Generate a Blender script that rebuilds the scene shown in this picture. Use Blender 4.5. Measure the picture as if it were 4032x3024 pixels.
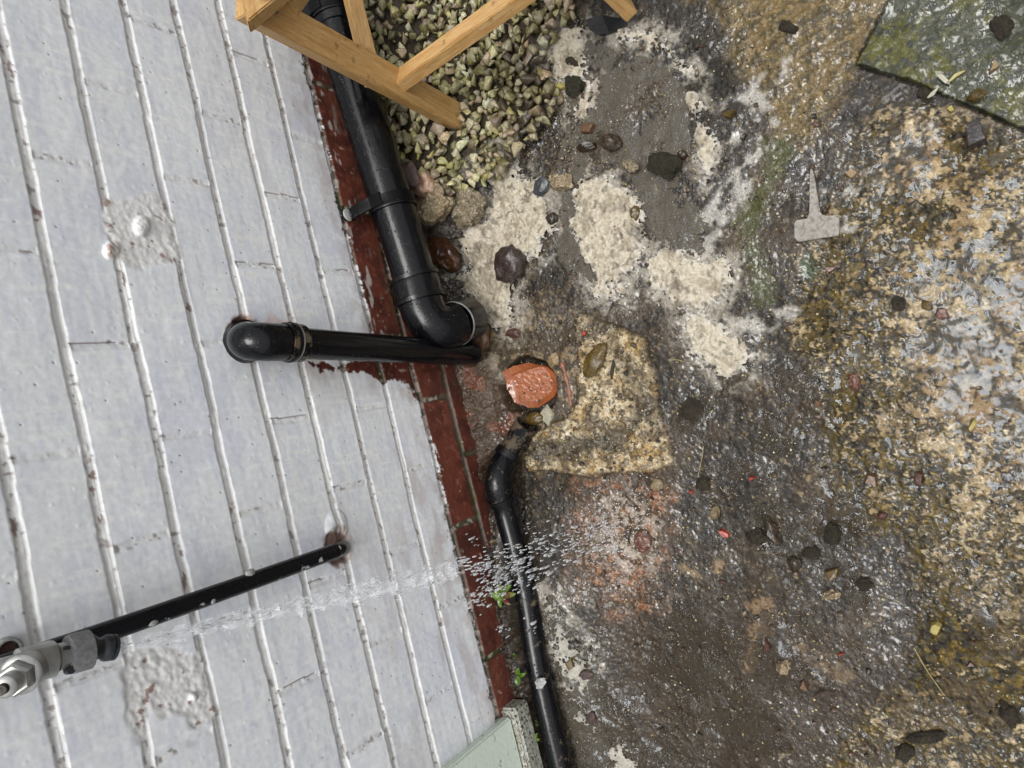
import bpy, bmesh, math, random
import numpy as np
from mathutils import Vector, Matrix, noise as mnoise

# ------------------------------------------------------------------ camera, world, sun, exposure
for o in list(bpy.data.objects): bpy.data.objects.remove(o)
S = bpy.context.scene
COL = S.collection
R = math.radians
FPX = 2650.0
CAMP = np.array([0.0, -0.79144, 0.85190])
T_, A_, B_ = 0.95565, 0.13264, 0.14183
_f = np.array([math.cos(T_)*math.sin(A_), math.cos(T_)*math.cos(A_), -math.sin(T_)])
_r = np.cross(_f, [0, 0, 1.0]); _r /= np.linalg.norm(_r); _u = np.cross(_r, _f)
_c, _s = math.cos(B_), math.sin(B_)
IR = _c*(-_u) + _s*(-_r)          # image right
ID = -_s*(-_u) + _c*(-_r)         # image down
FW = _f
cam = bpy.data.cameras.new('camera'); co = bpy.data.objects.new('camera', cam); COL.objects.link(co)
cam.sensor_width = 36.0; cam.lens = FPX/4032*36.0; cam.clip_start = 0.01; cam.clip_end = 200
m = Matrix.Identity(4)
for i in range(3):
    m[i][0] = IR[i]; m[i][1] = -ID[i]; m[i][2] = -FW[i]; m[i][3] = CAMP[i]
co.matrix_world = m
S.camera = co
S.render.resolution_x = 1024; S.render.resolution_y = 768

SUN_EL, SUN_AZ = R(81), R(195)     # azimuth measured from +Y (into the wall) clockwise: sun stands out from the wall
sd = Vector((math.sin(SUN_AZ)*math.cos(SUN_EL), math.cos(SUN_AZ)*math.cos(SUN_EL), math.sin(SUN_EL)))
W = bpy.data.worlds.new('World'); S.world = W; W.use_nodes = True
nt = W.node_tree; nt.nodes.clear()
out = nt.nodes.new('ShaderNodeOutputWorld'); bg = nt.nodes.new('ShaderNodeBackground')
sky = nt.nodes.new('ShaderNodeTexSky'); sky.sky_type = 'NISHITA'; sky.sun_disc = False
sky.sun_elevation = SUN_EL; sky.sun_rotation = SUN_AZ; sky.air_density = 1.0; sky.dust_density = 6.0; sky.ozone_density = 1.0
hs = nt.nodes.new('ShaderNodeHueSaturation'); hs.inputs['Saturation'].default_value = 0.10
nt.links.new(sky.outputs[0], hs.inputs['Color']); nt.links.new(hs.outputs[0], bg.inputs[0]); nt.links.new(bg.outputs[0], out.inputs[0])
bg.inputs[1].default_value = 0.15
sl = bpy.data.lights.new('sun', 'SUN'); so = bpy.data.objects.new('sun', sl); COL.objects.link(so)
sl.energy = 1.15; sl.angle = R(31); sl.color = (1.0, 0.985, 0.96)
so.rotation_euler = sd.to_track_quat('Z', 'Y').to_euler()
S.view_settings.view_transform = 'Standard'; S.view_settings.look = 'None'; S.view_settings.gamma = 1
S.view_settings.use_curve_mapping = False
S.view_settings.exposure = 0.52
S.render.engine = 'CYCLES'

# ------------------------------------------------------------------ pixel <-> place helpers (photo pixels, 4032 x 3024)
Z0 = -0.145
def ray(u, v): return FW + IR*((u-2016)/FPX) + ID*((v-1512)/FPX)
def G(u, v, z=Z0):
    w = ray(u, v); return CAMP + w*((z-CAMP[2])/w[2])
def WY(u, v, y=0.0):
    w = ray(u, v); return CAMP + w*((y-CAMP[1])/w[1])
def proj(x, y, z):
    dx, dy, dz = x-CAMP[0], y-CAMP[1], z-CAMP[2]
    a = dx*IR[0]+dy*IR[1]+dz*IR[2]; b = dx*ID[0]+dy*ID[1]+dz*ID[2]; c = dx*FW[0]+dy*FW[1]+dz*FW[2]
    c = np.where(c < 0.15, 0.15, c)
    return 2016+FPX*a/c, 1512+FPX*b/c

def lin(c):
    c = np.asarray(c, float)/255.0
    return np.where(c <= 0.04045, c/12.92, ((c+0.055)/1.055)**2.4)
GG = 2.0       # light on the ground relative to albedo
def gc(*c): return lin(c)/GG
def sc(*c): return tuple(lin(c)/GG)+(1.0,)

# ------------------------------------------------------------------ numpy noise
def _tab(seed): return np.random.RandomState(seed).rand(256, 256)
_tabs = {}
def vn(x, y, s, seed=0):
    if seed not in _tabs: _tabs[seed] = _tab(seed)
    t = _tabs[seed]
    x = x/s+1000.37; y = y/s+1000.71
    xi = np.floor(x).astype(int); yi = np.floor(y).astype(int); fx = x-xi; fy = y-yi
    fx = fx*fx*(3-2*fx); fy = fy*fy*(3-2*fy)
    a = t[xi & 255, yi & 255]; b = t[(xi+1) & 255, yi & 255]; c = t[xi & 255, (yi+1) & 255]; d = t[(xi+1) & 255, (yi+1) & 255]
    return (a*(1-fx)+b*fx)*(1-fy)+(c*(1-fx)+d*fx)*fy
def fbm(x, y, s, seed=0, n=4, g=0.5):
    r = 0; a = 1; t = 0
    for i in range(n):
        an = 0.65+i*1.13; cx, sx = math.cos(an), math.sin(an)
        r = r+a*vn(x*cx-y*sx, x*sx+y*cx, s/2**i, seed+i*7); t += a; a *= g
    return r/t
def worley(x, y, s, seed=0):
    ta, tb = _tab(seed), _tab(seed+1)
    x = x/s+1000; y = y/s+1000
    xi = np.floor(x).astype(int); yi = np.floor(y).astype(int)
    d1 = np.full(x.shape, 9.0); idv = np.zeros(x.shape)
    for i in (-1, 0, 1):
        for j in (-1, 0, 1):
            cx = (xi+i) & 255; cy = (yi+j) & 255
            px = xi+i+ta[cx, cy]; py = yi+j+tb[cx, cy]
            d = np.hypot(px-x, py-y); k = d < d1
            d1 = np.where(k, d, d1); idv = np.where(k, ta[cy, cx], idv)
    return d1, idv
def ss(a, b, x):
    t = np.clip((x-a)/(b-a), 0, 1); return t*t*(3-2*t)
def mix(c1, c2, m):
    return c1*(1-m[..., None])+np.asarray(c2)*m[..., None]
def sdf(poly, u, v):
    """signed pixel distance to a closed outline, positive inside"""
    P = np.array(poly, float); n = len(P)
    d = np.full(u.shape, 1e18); inside = np.zeros(u.shape, bool)
    for i in range(n):
        ax, ay = P[i]; bx, by = P[(i+1) % n]
        ex, ey = bx-ax, by-ay; wx = u-ax; wy = v-ay
        t = np.clip((wx*ex+wy*ey)/(ex*ex+ey*ey+1e-9), 0, 1)
        d = np.minimum(d, (wx-ex*t)**2+(wy-ey*t)**2)
        if ay != by:
            c = ((ay > v) != (by > v)) & (u < ex*(v-ay)/(by-ay)+ax)
            inside ^= c
    d = np.sqrt(d)
    return np.where(inside, d, -d)
def dline(pts, u, v):
    d = np.full(u.shape, 1e18)
    for (ax, ay), (bx, by) in zip(pts[:-1], pts[1:]):
        ex, ey = bx-ax, by-ay
        t = np.clip(((u-ax)*ex+(v-ay)*ey)/(ex*ex+ey*ey), 0, 1)
        d = np.minimum(d, np.hypot(u-ax-ex*t, v-ay-ey*t))
    return d

# ------------------------------------------------------------------ node material helpers
class M:
    def __init__(s, name):
        s.m = bpy.data.materials.new(name); s.m.use_nodes = True; s.t = s.m.node_tree; s.t.nodes.clear()
        s.o = s.n('ShaderNodeOutputMaterial'); s.b = s.n('ShaderNodeBsdfPrincipled'); s.l(s.b.outputs[0], s.o.inputs[0])
    def n(s, k, **kw):
        x = s.t.nodes.new(k)
        for a, b in kw.items(): setattr(x, a, b)
        return x
    def l(s, a, b): s.t.links.new(a, b)
    def set(s, k, v): s.b.inputs[k].default_value = v
    def noise(s, scale, detail=4, vec=None, rough=0.55):
        x = s.n('ShaderNodeTexNoise'); x.inputs['Scale'].default_value = scale; x.inputs['Detail'].default_value = detail
        x.inputs['Roughness'].default_value = rough
        if vec is not None: s.l(vec, x.inputs['Vector'])
        return x.outputs[0]
    def ramp(s, fac, stops):
        x = s.n('ShaderNodeValToRGB'); e = x.color_ramp.elements
        while len(e) < len(stops): e.new(0.5)
        for i, (p, c) in enumerate(stops):
            e[i].position = p; e[i].color = c if len(c) == 4 else tuple(c)+(1,)
        s.l(fac, x.inputs[0]); return x.outputs[0]
    def mixc(s, f, a, b, mode='MIX'):
        x = s.n('ShaderNodeMix', data_type='RGBA', blend_type=mode)
        for inp, val in ((x.inputs[0], f), (x.inputs[6], a), (x.inputs[7], b)):
            if hasattr(val, 'links'): s.l(val, inp)
            else: inp.default_value = val
        return x.outputs[2]
    def bump(s, h, strength, dist):
        x = s.n('ShaderNodeBump'); x.inputs['Strength'].default_value = strength; x.inputs['Distance'].default_value = dist
        s.l(h, x.inputs['Height']); 
        if s.b.inputs['Normal'].links: s.l(s.b.inputs['Normal'].links[0].from_socket, x.inputs['Normal'])
        s.l(x.outputs[0], s.b.inputs['Normal'])
    def obj(s): return s.n('ShaderNodeTexCoord').outputs['Object']
    def attr(s, name): return s.n('ShaderNodeAttribute', attribute_name=name)

def rock_mat(name, c1, c2, scale=120, rough=0.35, bump=0.0012, c3=None, mud=None):
    a = M(name); ob = a.obj()
    n1 = a.noise(scale, 5, ob); n2 = a.noise(scale*4, 3, ob)
    col = a.ramp(n1, [(0.35, sc(*c1)), (0.62, sc(*c2))])
    if c3:
        col = a.mixc(a.ramp(a.noise(scale*2.3, 4, ob), [(0.52, (0, 0, 0)), (0.6, (1, 1, 1))]), col, sc(*c3))
    col = a.mixc(a.ramp(n2, [(0.3, (0, 0, 0)), (0.7, (1, 1, 1))]), a.mixc(1.0, col, (0.62, 0.6, 0.58, 1), 'MULTIPLY'), col)
    if mud: col = a.mixc(a.ramp(a.noise(75, 5, ob, 0.7), [(0.50, (0, 0, 0)), (0.62, (0.85, 0.85, 0.85))]), col, sc(*mud))
    a.l(col, a.b.inputs['Base Color']); a.set('Specular IOR Level', 0.5)
    a.l(a.ramp(n2, [(0.3, (rough*0.8,)*3), (0.7, (min(1, rough*2),)*3)]), a.b.inputs['Roughness'])
    a.bump(n1, 0.8, bump*1.5); a.bump(n2, 0.6, bump*0.6)
    return a.m

# plain black plastic, wet with fine drops
def black_plastic(name, base=(12, 13, 16), rough=0.15, drops=True, dirt=0.0, dirtc=(120, 105, 85), paint=0.0):
    a = M(name); ob = a.obj()
    col = a.mixc(a.noise(60, 3, ob), sc(*base), sc(base[0]+9, base[1]+9, base[2]+11))
    if dirt > 0:
        f = a.ramp(a.noise(55, 6, ob, 0.7), [(0.62-dirt*0.3, (0, 0, 0)), (0.70-dirt*0.28, (1, 1, 1))])
        col = a.mixc(f, col, sc(*dirtc))
    sp = a.ramp(a.noise(420, 1, ob), [(0.77, (0, 0, 0)), (0.79, (1, 1, 1))])
    col = a.mixc(sp, col, sc(150, 148, 140))
    if paint > 0:
        f = a.ramp(a.noise(38, 4, ob, 0.6), [(0.74-paint*0.2, (0, 0, 0)), (0.75-paint*0.2, (1, 1, 1))])
        col = a.mixc(f, col, sc(215, 218, 222))
    a.l(col, a.b.inputs['Base Color']); a.set('Specular IOR Level', 0.3)
    rn = a.ramp(a.noise(28, 4, ob), [(0.3, (rough*0.7,)*3), (0.75, (rough*2.0,)*3)]); a.l(rn, a.b.inputs['Roughness'])
    if drops:
        v = a.n('ShaderNodeTexVoronoi'); v.inputs['Scale'].default_value = 230; a.l(ob, v.inputs['Vector'])
        h = a.ramp(v.outputs[0], [(0.0, (1, 1, 1)), (0.34, (0, 0, 0))])
        sel = a.ramp(a.noise(120, 2, ob), [(0.48, (0, 0, 0)), (0.55, (1, 1, 1))])
        mm = a.n('ShaderNodeMath', operation='MULTIPLY'); a.l(h, mm.inputs[0]); a.l(sel, mm.inputs[1])
        a.bump(mm.outputs[0], 0.7, 0.0009)
    a.bump(a.noise(18, 2, ob), 0.15, 0.002)
    return a.m

# ------------------------------------------------------------------ object helpers
def tag(o, label=None, cat=None, group=None, kind=None):
    if label: o['label'] = label
    if cat: o['category'] = cat
    if group: o['group'] = group
    if kind: o['kind'] = kind
    return o
def thing(name, label, cat, loc, group=None):
    o = bpy.data.objects.new(name, None); COL.objects.link(o); o.location = Vector(loc); o.empty_display_size = 0.02
    return tag(o, label, cat, group)
def link_mesh(name, me, mat, parent=None, smooth=True):
    me.materials.append(mat)
    if smooth: me.polygons.foreach_set('use_smooth', [True]*len(me.polygons))
    o = bpy.data.objects.new(name, me); COL.objects.link(o)
    if parent:
        o.parent = parent; o.matrix_parent_inverse = Matrix.Translation(-parent.location)
    return o
def from_bm(name, bm, mat, parent=None, smooth=True, origin=None):
    me = bpy.data.meshes.new(name)
    if origin is not None: bmesh.ops.translate(bm, verts=bm.verts, vec=-Vector(origin))
    bm.normal_update()
    if smooth:
        for e in bm.edges:
            if len(e.link_faces) == 2 and e.smooth and e.calc_face_angle(0) > 0.75: e.smooth = False
    bm.to_mesh(me); bm.free()
    o = link_mesh(name, me, mat, parent, smooth)
    if origin is not None: o.location = Vector(origin)
    return o
def grid_mesh(name, X, Y, Z, mat, cols=None, attrs=None, mask=None, flip=False):
    """X,Y,Z are (n,m) arrays; mask (n,m) keeps the cells whose four corners are kept"""
    n, mm = X.shape
    idx = np.arange(n*mm).reshape(n, mm)
    q = np.stack([idx[:-1, :-1], idx[1:, :-1], idx[1:, 1:], idx[:-1, 1:]], -1).reshape(-1, 4)
    if flip: q = q[:, ::-1]
    V = np.stack([X, Y, Z], -1).reshape(-1, 3)
    if mask is not None:
        k = mask.reshape(-1); q = q[k[q].all(1)]
        used = np.zeros(n*mm, bool); used[q.reshape(-1)] = True
        re = np.cumsum(used)-1; q = re[q]; V = V[used]
    else: used = np.ones(n*mm, bool)
    me = bpy.data.meshes.new(name)
    me.vertices.add(len(V)); me.vertices.foreach_set('co', V.astype(np.float32).reshape(-1))
    me.loops.add(q.size); me.loops.foreach_set('vertex_index', q.astype(np.int32).reshape(-1))
    me.polygons.add(len(q)); me.polygons.foreach_set('loop_start', np.arange(0, q.size, 4, dtype=np.int32))
    me.polygons.foreach_set('loop_total', np.full(len(q), 4, np.int32))
    me.update(); me.validate()
    if cols is not None:
        a = me.color_attributes.new('Col', 'FLOAT_COLOR', 'POINT')
        c = np.ones((n*mm, 4), np.float32); c[:, :3] = np.clip(cols, 0, 1).reshape(-1, 3)
        a.data.foreach_set('color', c[used].reshape(-1))
    for k, arr in (attrs or {}).items():
        a = me.attributes.new(k, 'FLOAT', 'POINT'); a.data.foreach_set('value', arr.astype(np.float32).reshape(-1)[used])
    return link_mesh(name, me, mat)
def sweep(bm, pts, rad, seg=28, cap0=True, cap1=True):
    """tube along points; pts may repeat (for rims)"""
    P = [Vector(p) for p in pts]; n = len(P)
    if not hasattr(rad, '__len__'): rad = [rad]*n
    T = []
    for i in range(n):
        a = P[max(0, i-1)]; b = P[min(n-1, i+1)]; d = b-a
        T.append(d.normalized() if d.length > 1e-7 else None)
    for i in range(n):
        if T[i] is None: T[i] = next((T[j] for j in range(i-1, -1, -1) if T[j]), None) or next(t for t in T if t)
    t = T[0]; nrm = t.orthogonal().normalized(); rings = []
    for i in range(n):
        if T[i].dot(t) < -0.3: T[i] = -T[i]
        qd = t.rotation_difference(T[i]); nrm = (qd @ nrm).normalized(); t = T[i]; bn = t.cross(nrm)
        rings.append([bm.verts.new(P[i]+(nrm*math.cos(2*math.pi*k/seg)+bn*math.sin(2*math.pi*k/seg))*rad[i]) for k in range(seg)])
    for a, b in zip(rings[:-1], rings[1:]):
        for k in range(seg): bm.faces.new((a[k], a[(k+1) % seg], b[(k+1) % seg], b[k]))
    if cap0: bm.faces.new(rings[0][::-1])
    if cap1: bm.faces.new(rings[-1])
def lerp(a, b, t): return [a[i]+(b[i]-a[i])*t for i in range(3)]
def curve_pts(ctrl, n=40):
    """Catmull-Rom through control points"""
    P = [Vector(c) for c in ctrl]; P = [P[0]*2-P[1]]+P+[P[-1]*2-P[-2]]; out = []
    k = len(P)-3
    for i in range(k):
        for j in range(n//k+1):
            t = j/(n//k+1); a, b, c, d = P[i:i+4]
            out.append(0.5*((2*b)+(c-a)*t+(2*a-5*b+4*c-d)*t*t+(3*b-a-3*c+d)*t**3))
    out.append(P[-2]); return out
def rock_bm(A, B, H, c, seed, angular=0.5, rough=0.12, sub=3, sink=0.35):
    """a stone: half axes A and B lie on the ground, H its half height"""
    rnd = random.Random(seed); bm = bmesh.new(); bmesh.ops.create_icosphere(bm, subdivisions=sub, radius=1)
    planes = []
    for i in range(int(3+angular*9)):
        d = Vector((rnd.gauss(0, 1), rnd.gauss(0, 1), rnd.gauss(0, 1))).normalized(); planes.append((d, 1-angular*rnd.uniform(0.2, 0.62)))
    off = Vector((rnd.uniform(0, 50), rnd.uniform(0, 50), rnd.uniform(0, 50)))
    A, B, c = Vector(A), Vector(B), Vector(c)
    for v in bm.verts:
        p = v.co.copy()
        for d, h in planes:
            e = p.dot(d)-h
            if e > 0: p -= d*e
        p *= 1+rough*mnoise.noise(p*1.7+off)*2+rough*0.5*mnoise.noise(p*5+off)+rough*0.35*mnoise.noise(p*13+off)
        v.co = c+A*p.x+B*p.y+Vector((0, 0, 1))*(p.z*H+H*(1-2*sink))
    bm.normal_update()
    for e in bm.edges:
        if len(e.link_faces) == 2 and e.calc_face_angle() > 0.36: e.smooth = False
    return bm
_seed = [10]
def shard_bm(A, B, H, c, seed):
    rnd = random.Random(seed); bm = bmesh.new(); A, B, c = Vector(A), Vector(B), Vector(c); n = rnd.choice([3, 4, 4, 5]); a0 = rnd.uniform(0, 6.28)
    tilt = Vector((rnd.uniform(-0.3, 0.3), rnd.uniform(-0.3, 0.3)))
    for k in range(n):
        an = a0+2*math.pi*k/n+rnd.uniform(-0.35, 0.35); r = rnd.uniform(0.82, 1.12); x, y = math.cos(an)*r, math.sin(an)*r; q = rnd.uniform(0.6, 0.98)
        bm.verts.new(c+A*x+B*y+Vector((0, 0, -H*0.5))); bm.verts.new(c+A*x*q+B*y*q+Vector((0, 0, H*(1.25+tilt.x*x+tilt.y*y+rnd.uniform(-0.15, 0.15)))))
    bmesh.ops.convex_hull(bm, input=bm.verts)
    bmesh.ops.bevel(bm, geom=bm.edges[:], offset=min(H, A.length)*0.05, segments=1, affect='EDGES')
    bmesh.ops.triangulate(bm, faces=bm.faces[:]); bmesh.ops.subdivide_edges(bm, edges=bm.edges[:], cuts=2, use_grid_fill=True)
    off = Vector((seed*1.7, 0, 0)); sc_ = A.length
    for v in bm.verts: v.co += Vector((mnoise.noise(v.co/sc_*2.5+off), mnoise.noise(v.co/sc_*2.5+off*2), mnoise.noise(v.co/sc_*2.5+off*3)))*sc_*0.05
    bm.normal_update()
    for e in bm.edges:
        if len(e.link_faces) == 2 and e.calc_face_angle() > 0.3: e.smooth = False
    return bm
def stone(name, u, v, au, av, ang, h, mat, label, cat='stone', z=None, angular=0.5, rough=0.12, sub=3, sink=0.3, group=None):
    _seed[0] += 1
    zz = Z0 if z is None else z
    c = G(u, v, zz); ca, sa = math.cos(R(ang)), math.sin(R(ang))
    A = G(u+au*ca, v+au*sa, zz)-c; B = G(u-av*sa, v+av*ca, zz)-c
    bm = shard_bm(A, B, h*0.42, c, _seed[0]) if angular >= 0.65 else rock_bm(A, B, h/2, c, _seed[0], angular, rough, sub, sink)
    o = from_bm(name, bm, mat, origin=c)
    return tag(o, label, cat, group)
def beam(name, P0, P1, w, t, up, mat, parent, bev=0.0015):
    """timber with its grain along local X"""
    P0, P1 = Vector(P0), Vector(P1); d = (P1-P0); L = d.length; d.normalize()
    upv = Vector(up); z = (upv-d*upv.dot(d)).normalized(); y = z.cross(d)
    bm = bmesh.new(); bmesh.ops.create_cube(bm, size=1)
    for v in bm.verts: v.co = Vector((v.co.x*L, v.co.y*w, v.co.z*t))
    bmesh.ops.bevel(bm, geom=bm.edges[:], offset=bev, segments=2, affect='EDGES')
    me = bpy.data.meshes.new(name); bm.to_mesh(me); bm.free()
    me.materials.append(mat); o = bpy.data.objects.new(name, me); COL.objects.link(o)
    mt = Matrix(((d.x, y.x, z.x, 0), (d.y, y.y, z.y, 0), (d.z, y.z, z.z, 0), (0, 0, 0, 1))); mt.translation = (P0+P1)/2
    if parent:
        o.parent = parent; o.matrix_parent_inverse = Matrix.Translation(-parent.location)
    o.matrix_basis = mt
    return o

# ================================================================== WALL
STEP = 0.0015
def axis(a, b, ext_lo, ext_hi):
    core = np.arange(a, b, STEP); return np.concatenate([ext_lo, core, ext_hi])
wx = axis(-0.64, 0.95, np.array([-2.5, -2.499, -1.8, -1.2, -0.8]), np.array([1.05, 1.4, 2.0, 2.8, 2.801]))
wz = axis(-0.21, 0.72, np.array([-0.6, -0.599, -0.4, -0.25]), np.array([0.74, 0.9, 1.3, 1.9, 2.6, 2.601]))
X, Zw = np.meshgrid(wx, wz, indexing='ij')
u, v = proj(X, 0*X, Zw)
wob = (fbm(X, Zw, 0.08, 3)-0.5)*0.0045+(fbm(X, Zw, 0.015, 5)-0.5)*0.0016
zz = Zw+wob; xx = X+(fbm(X, Zw, 0.04, 9)-0.5)*0.005
k = np.floor(zz/0.0753).astype(int)
fz = zz/0.0753-k                                   # 0..1 within a course, joint at the border
# courses: k=6 lies between the beds at z .45 and .525 and has perpends at 220 mm..., k=5 at half a brick
offx = np.where((k % 2) == 0, -0.010, 0.1005)
fx = ((xx-offx)/0.2255) % 1.0
rk = np.random.RandomState(4).rand(64, 64)
brick_id = rk[(k+20) & 63, (np.floor((xx-offx)/0.2255).astype(int)+20) & 63]
dz = np.minimum(fz, 1-fz)*0.0753
dx = np.minimum(fx, 1-fx)*0.2255
JW, PW = 0.0050, 0.0042
edge = np.minimum(dz-JW, dx-PW)
rec = 1-ss(-0.0020, 0.0022, edge)                  # 1 in mortar
bed = 1-ss(-0.0016, 0.002, dz-JW)
depth = 0.0048*rec
# struck bed joint: deepest under the upper brick, flush towards the lower one
below = np.where(fz < 0.5, fz*0.0753, -(1-fz)*0.0753)  # +: above joint centre
prof_ = ss(-0.0050, -0.0038, below)             # steep lit edge on the lower brick only
depth = np.where(bed > 0.02, 0.0021*prof_*(1-ss(JW-0.0012, JW+0.0006, below)), 0.0012*rec)
hgt = -depth
hgt += (brick_id-0.5)*0.0022
hgt += (fbm(X, Zw, 0.09, 21)-0.5)*0.0024 + (fbm(X, Zw, 0.007, 23, 3)-0.5)*0.0004*(1+2.4*rec)
lum = ss(0.66, 0.8, vn(X, Zw, 0.009, 31))*ss(0.35, 0.6, fbm(X, Zw, 0.05, 33))*bed
hgt += lum*0.0009
# paint drips / blobs on bricks
wd, wid = worley(X, Zw, 0.012, 41)
hgt += np.clip(1-wd/0.16, 0, 1)*0.0007*(wid > 0.93)
# painted area
edge_px = [(1090, -200), (1153, 158), (1180, 194), (1222, 340), (1236, 365), (1279, 547), (1340, 832), (1400, 1020), (1467, 1304), (1475, 1400),
           (1330, 1440), (1215, 1426), (1260, 1460), (1382, 1462), (1440, 1470), (1516, 1504), (1558, 1492), (1625, 1535), (1668, 1638), (1722, 1790), (1759, 2008),
           (1765, 2052), (1814, 2259), (1880, 2502), (1953, 2806), (1990, 3300), (3500, 3300), (3500, -200)]
sd_red = sdf(edge_px, u, v)+(fbm(X, Zw, 0.012, 51)-0.5)*38+(vn(X, Zw, 0.003, 52)-0.5)*14
red = ss(-3, 3, sd_red)
brush = fbm(X*0.25, Zw*2.2, 0.012, 61, 3)          # brush marks run along the bricks
brushv = fbm(X*2.5, Zw*0.35, 0.014, 65, 3)
cols = np.ones(X.shape+(3,))*lin((223, 226, 228))
cols = mix(cols, lin((209, 213, 222)), ss(0.45, 0.72, brush)*0.75)
cols = mix(cols, lin((233, 234, 231)), ss(0.55, 0.8, brushv)*0.6)
cols = mix(cols, lin((204, 207, 222)), ss(0.55, 0.75, fbm(X, Zw, 0.07, 67))*0.45)
cols = mix(cols, lin((208, 207, 203)), rec*0.75*(1-0.5*(bed < 0.02)))
cols = mix(cols, lin((240, 240, 236)), ss(-0.0064, -0.0054, below)*(1-ss(-0.0046, -0.0036, below))*0.35)  # painted highlight: sky-lit top arris of the lower brick, brightened in the colour
thin = ss(0.52, 0.7, fbm(X*0.5, Zw*1.6, 0.05, 71))*ss(0.35, 0.0, Zw-0.0)
cols = mix(cols, lin((186, 178, 176)), thin*0.6*(1-rec))
# pale grey-brown bloom by the red edge
cols = mix(cols, lin((178, 168, 164)), ss(-110, 0, sd_red)*ss(0.4, 0.7, fbm(X, Zw, 0.02, 73))*0.55)
cols = mix(cols, lin((205, 165, 150)), (1-ss(20, 150, np.hypot((u-1060)*0.8, v-1330)))*ss(0.42, 0.62, fbm(X, Zw, 0.016, 77))*0.7)
cols = np.minimum(cols*(1.0+0.06*brick_id)[..., None], 0.86)
# missed paint in the joints
chip = ss(0.65, 0.69, fbm(X*0.6, Zw, 0.007, 81, 3))*ss(0.56, 0.62, fbm(X, Zw, 0.06, 83))*rec*ss(0.3, 0.75, np.where(below > 0, rec, rec*0.7))
cols = mix(cols, lin((112, 74, 62)), chip*0.8*ss(0.5, 0.6, vn(X, Zw, 0.11, 89))*(1-0.6*(bed < 0.02)))
dk = ss(0.74, 0.78, vn(X, Zw, 0.005, 85))*rec*ss(0.45, 0.55, vn(X, Zw, 0.05, 86))
cols = mix(cols, lin((120, 105, 98)), dk*0.7)
spots = np.clip(1-wd/0.10, 0, 1)*(wid < 0.05)
cols = mix(cols, lin((95, 78, 74)), ss(0.1, 0.5, spots))
hgt -= ss(0.1, 0.5, spots)*0.001
# perpend cracks
crk = (np.abs(dx-0.0040) < 0.0008)*(fx < 0.5)*(rk[(k+3) & 63, (np.floor((xx-offx)/0.2255).astype(int)+9) & 63] > 0.72)*(dz > JW)*ss(0.42, 0.5, vn(X, Zw, 0.02, 87))
cols = mix(cols, lin((98, 52, 46)), crk*0.7); hgt -= crk*0.0018
# rough mortar patches
def patch(poly, amp, seed, colr=None):
    global hgt, cols
    s_ = sdf(poly, u, v)+(fbm(X, Zw, 0.02, seed)-0.5)*70
    mk = ss(-12, 22, s_)
    n_ = fbm(X, Zw, 0.0055, seed+1, 3)
    flat = hgt*(1-mk)+mk*(-0.001)
    hgt = flat+mk*(n_-0.42)*amp
    cols = mix(cols, lin((222, 221, 218)), mk*0.8)
    cols = mix(cols, lin((128, 92, 78)), mk*ss(0.70, 0.75, fbm(X, Zw, 0.009, seed+2, 3))*0.8)
    return mk
patch([(395, 770), (520, 765), (640, 760), (690, 900), (720, 1010), (560, 1060), (470, 1030), (420, 930)], 0.0022, 91)
patch([(500, 2560), (640, 2545), (790, 2560), (850, 2830), (800, 2850), (600, 2800), (560, 2930), (500, 2850), (480, 2650)], 0.0028, 101)
lump = np.clip(1-((u-558)**2/34**2+(v-890)**2/42**2), 0, 1); hgt += np.sqrt(lump)*0.006+lump*(vn(X, Zw, 0.002, 5)-0.5)*0.002
lump = np.clip(1-((u-440)**2/34**2+(v-985)**2/38**2), 0, 1); hgt += np.sqrt(lump)*0.007*fbm(X, Zw, 0.006, 15)*1.6
cols = mix(cols, lin((190, 160, 140)), ss(0.1, 0.5, lump)*ss(0.5, 0.6, vn(X, Zw, 0.003, 17))*0.9)
lump = np.clip(1-((u-760)**2/16**2+(v-2745)**2/18**2), 0, 1); hgt += np.sqrt(lump)*0.004
# holes where the pipes enter
def hole(cu, cv, ru, rv, dp, c, ringc, seed):
    global hgt, cols
    d_ = np.hypot((u-cu)/ru, (v-cv)/rv)+(fbm(X, Zw, 0.010, seed)-0.5)*0.5
    cols = mix(cols, ringc, (1-ss(0.95, 1.25, d_))*0.85); cols = mix(cols, c, 1-ss(0.8, 0.95, d_))
    hgt = hgt-(1-ss(0.75, 1.05, d_))*dp
hole(958, 1325, 62, 75, 0.02, lin((92, 44, 30)), lin((150, 110, 92)), 111)
hole(1330, 2150, 52, 75, 0.006, lin((118, 98, 88)), lin((165, 152, 144)), 113)
# rough render tongue above that hole
lump = np.clip(1-((u-1325)**2/45**2+(v-2075)**2/70**2), 0, 1); hgt += np.sqrt(lump)*0.003*(0.6+fbm(X, Zw, 0.008, 19))
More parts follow.
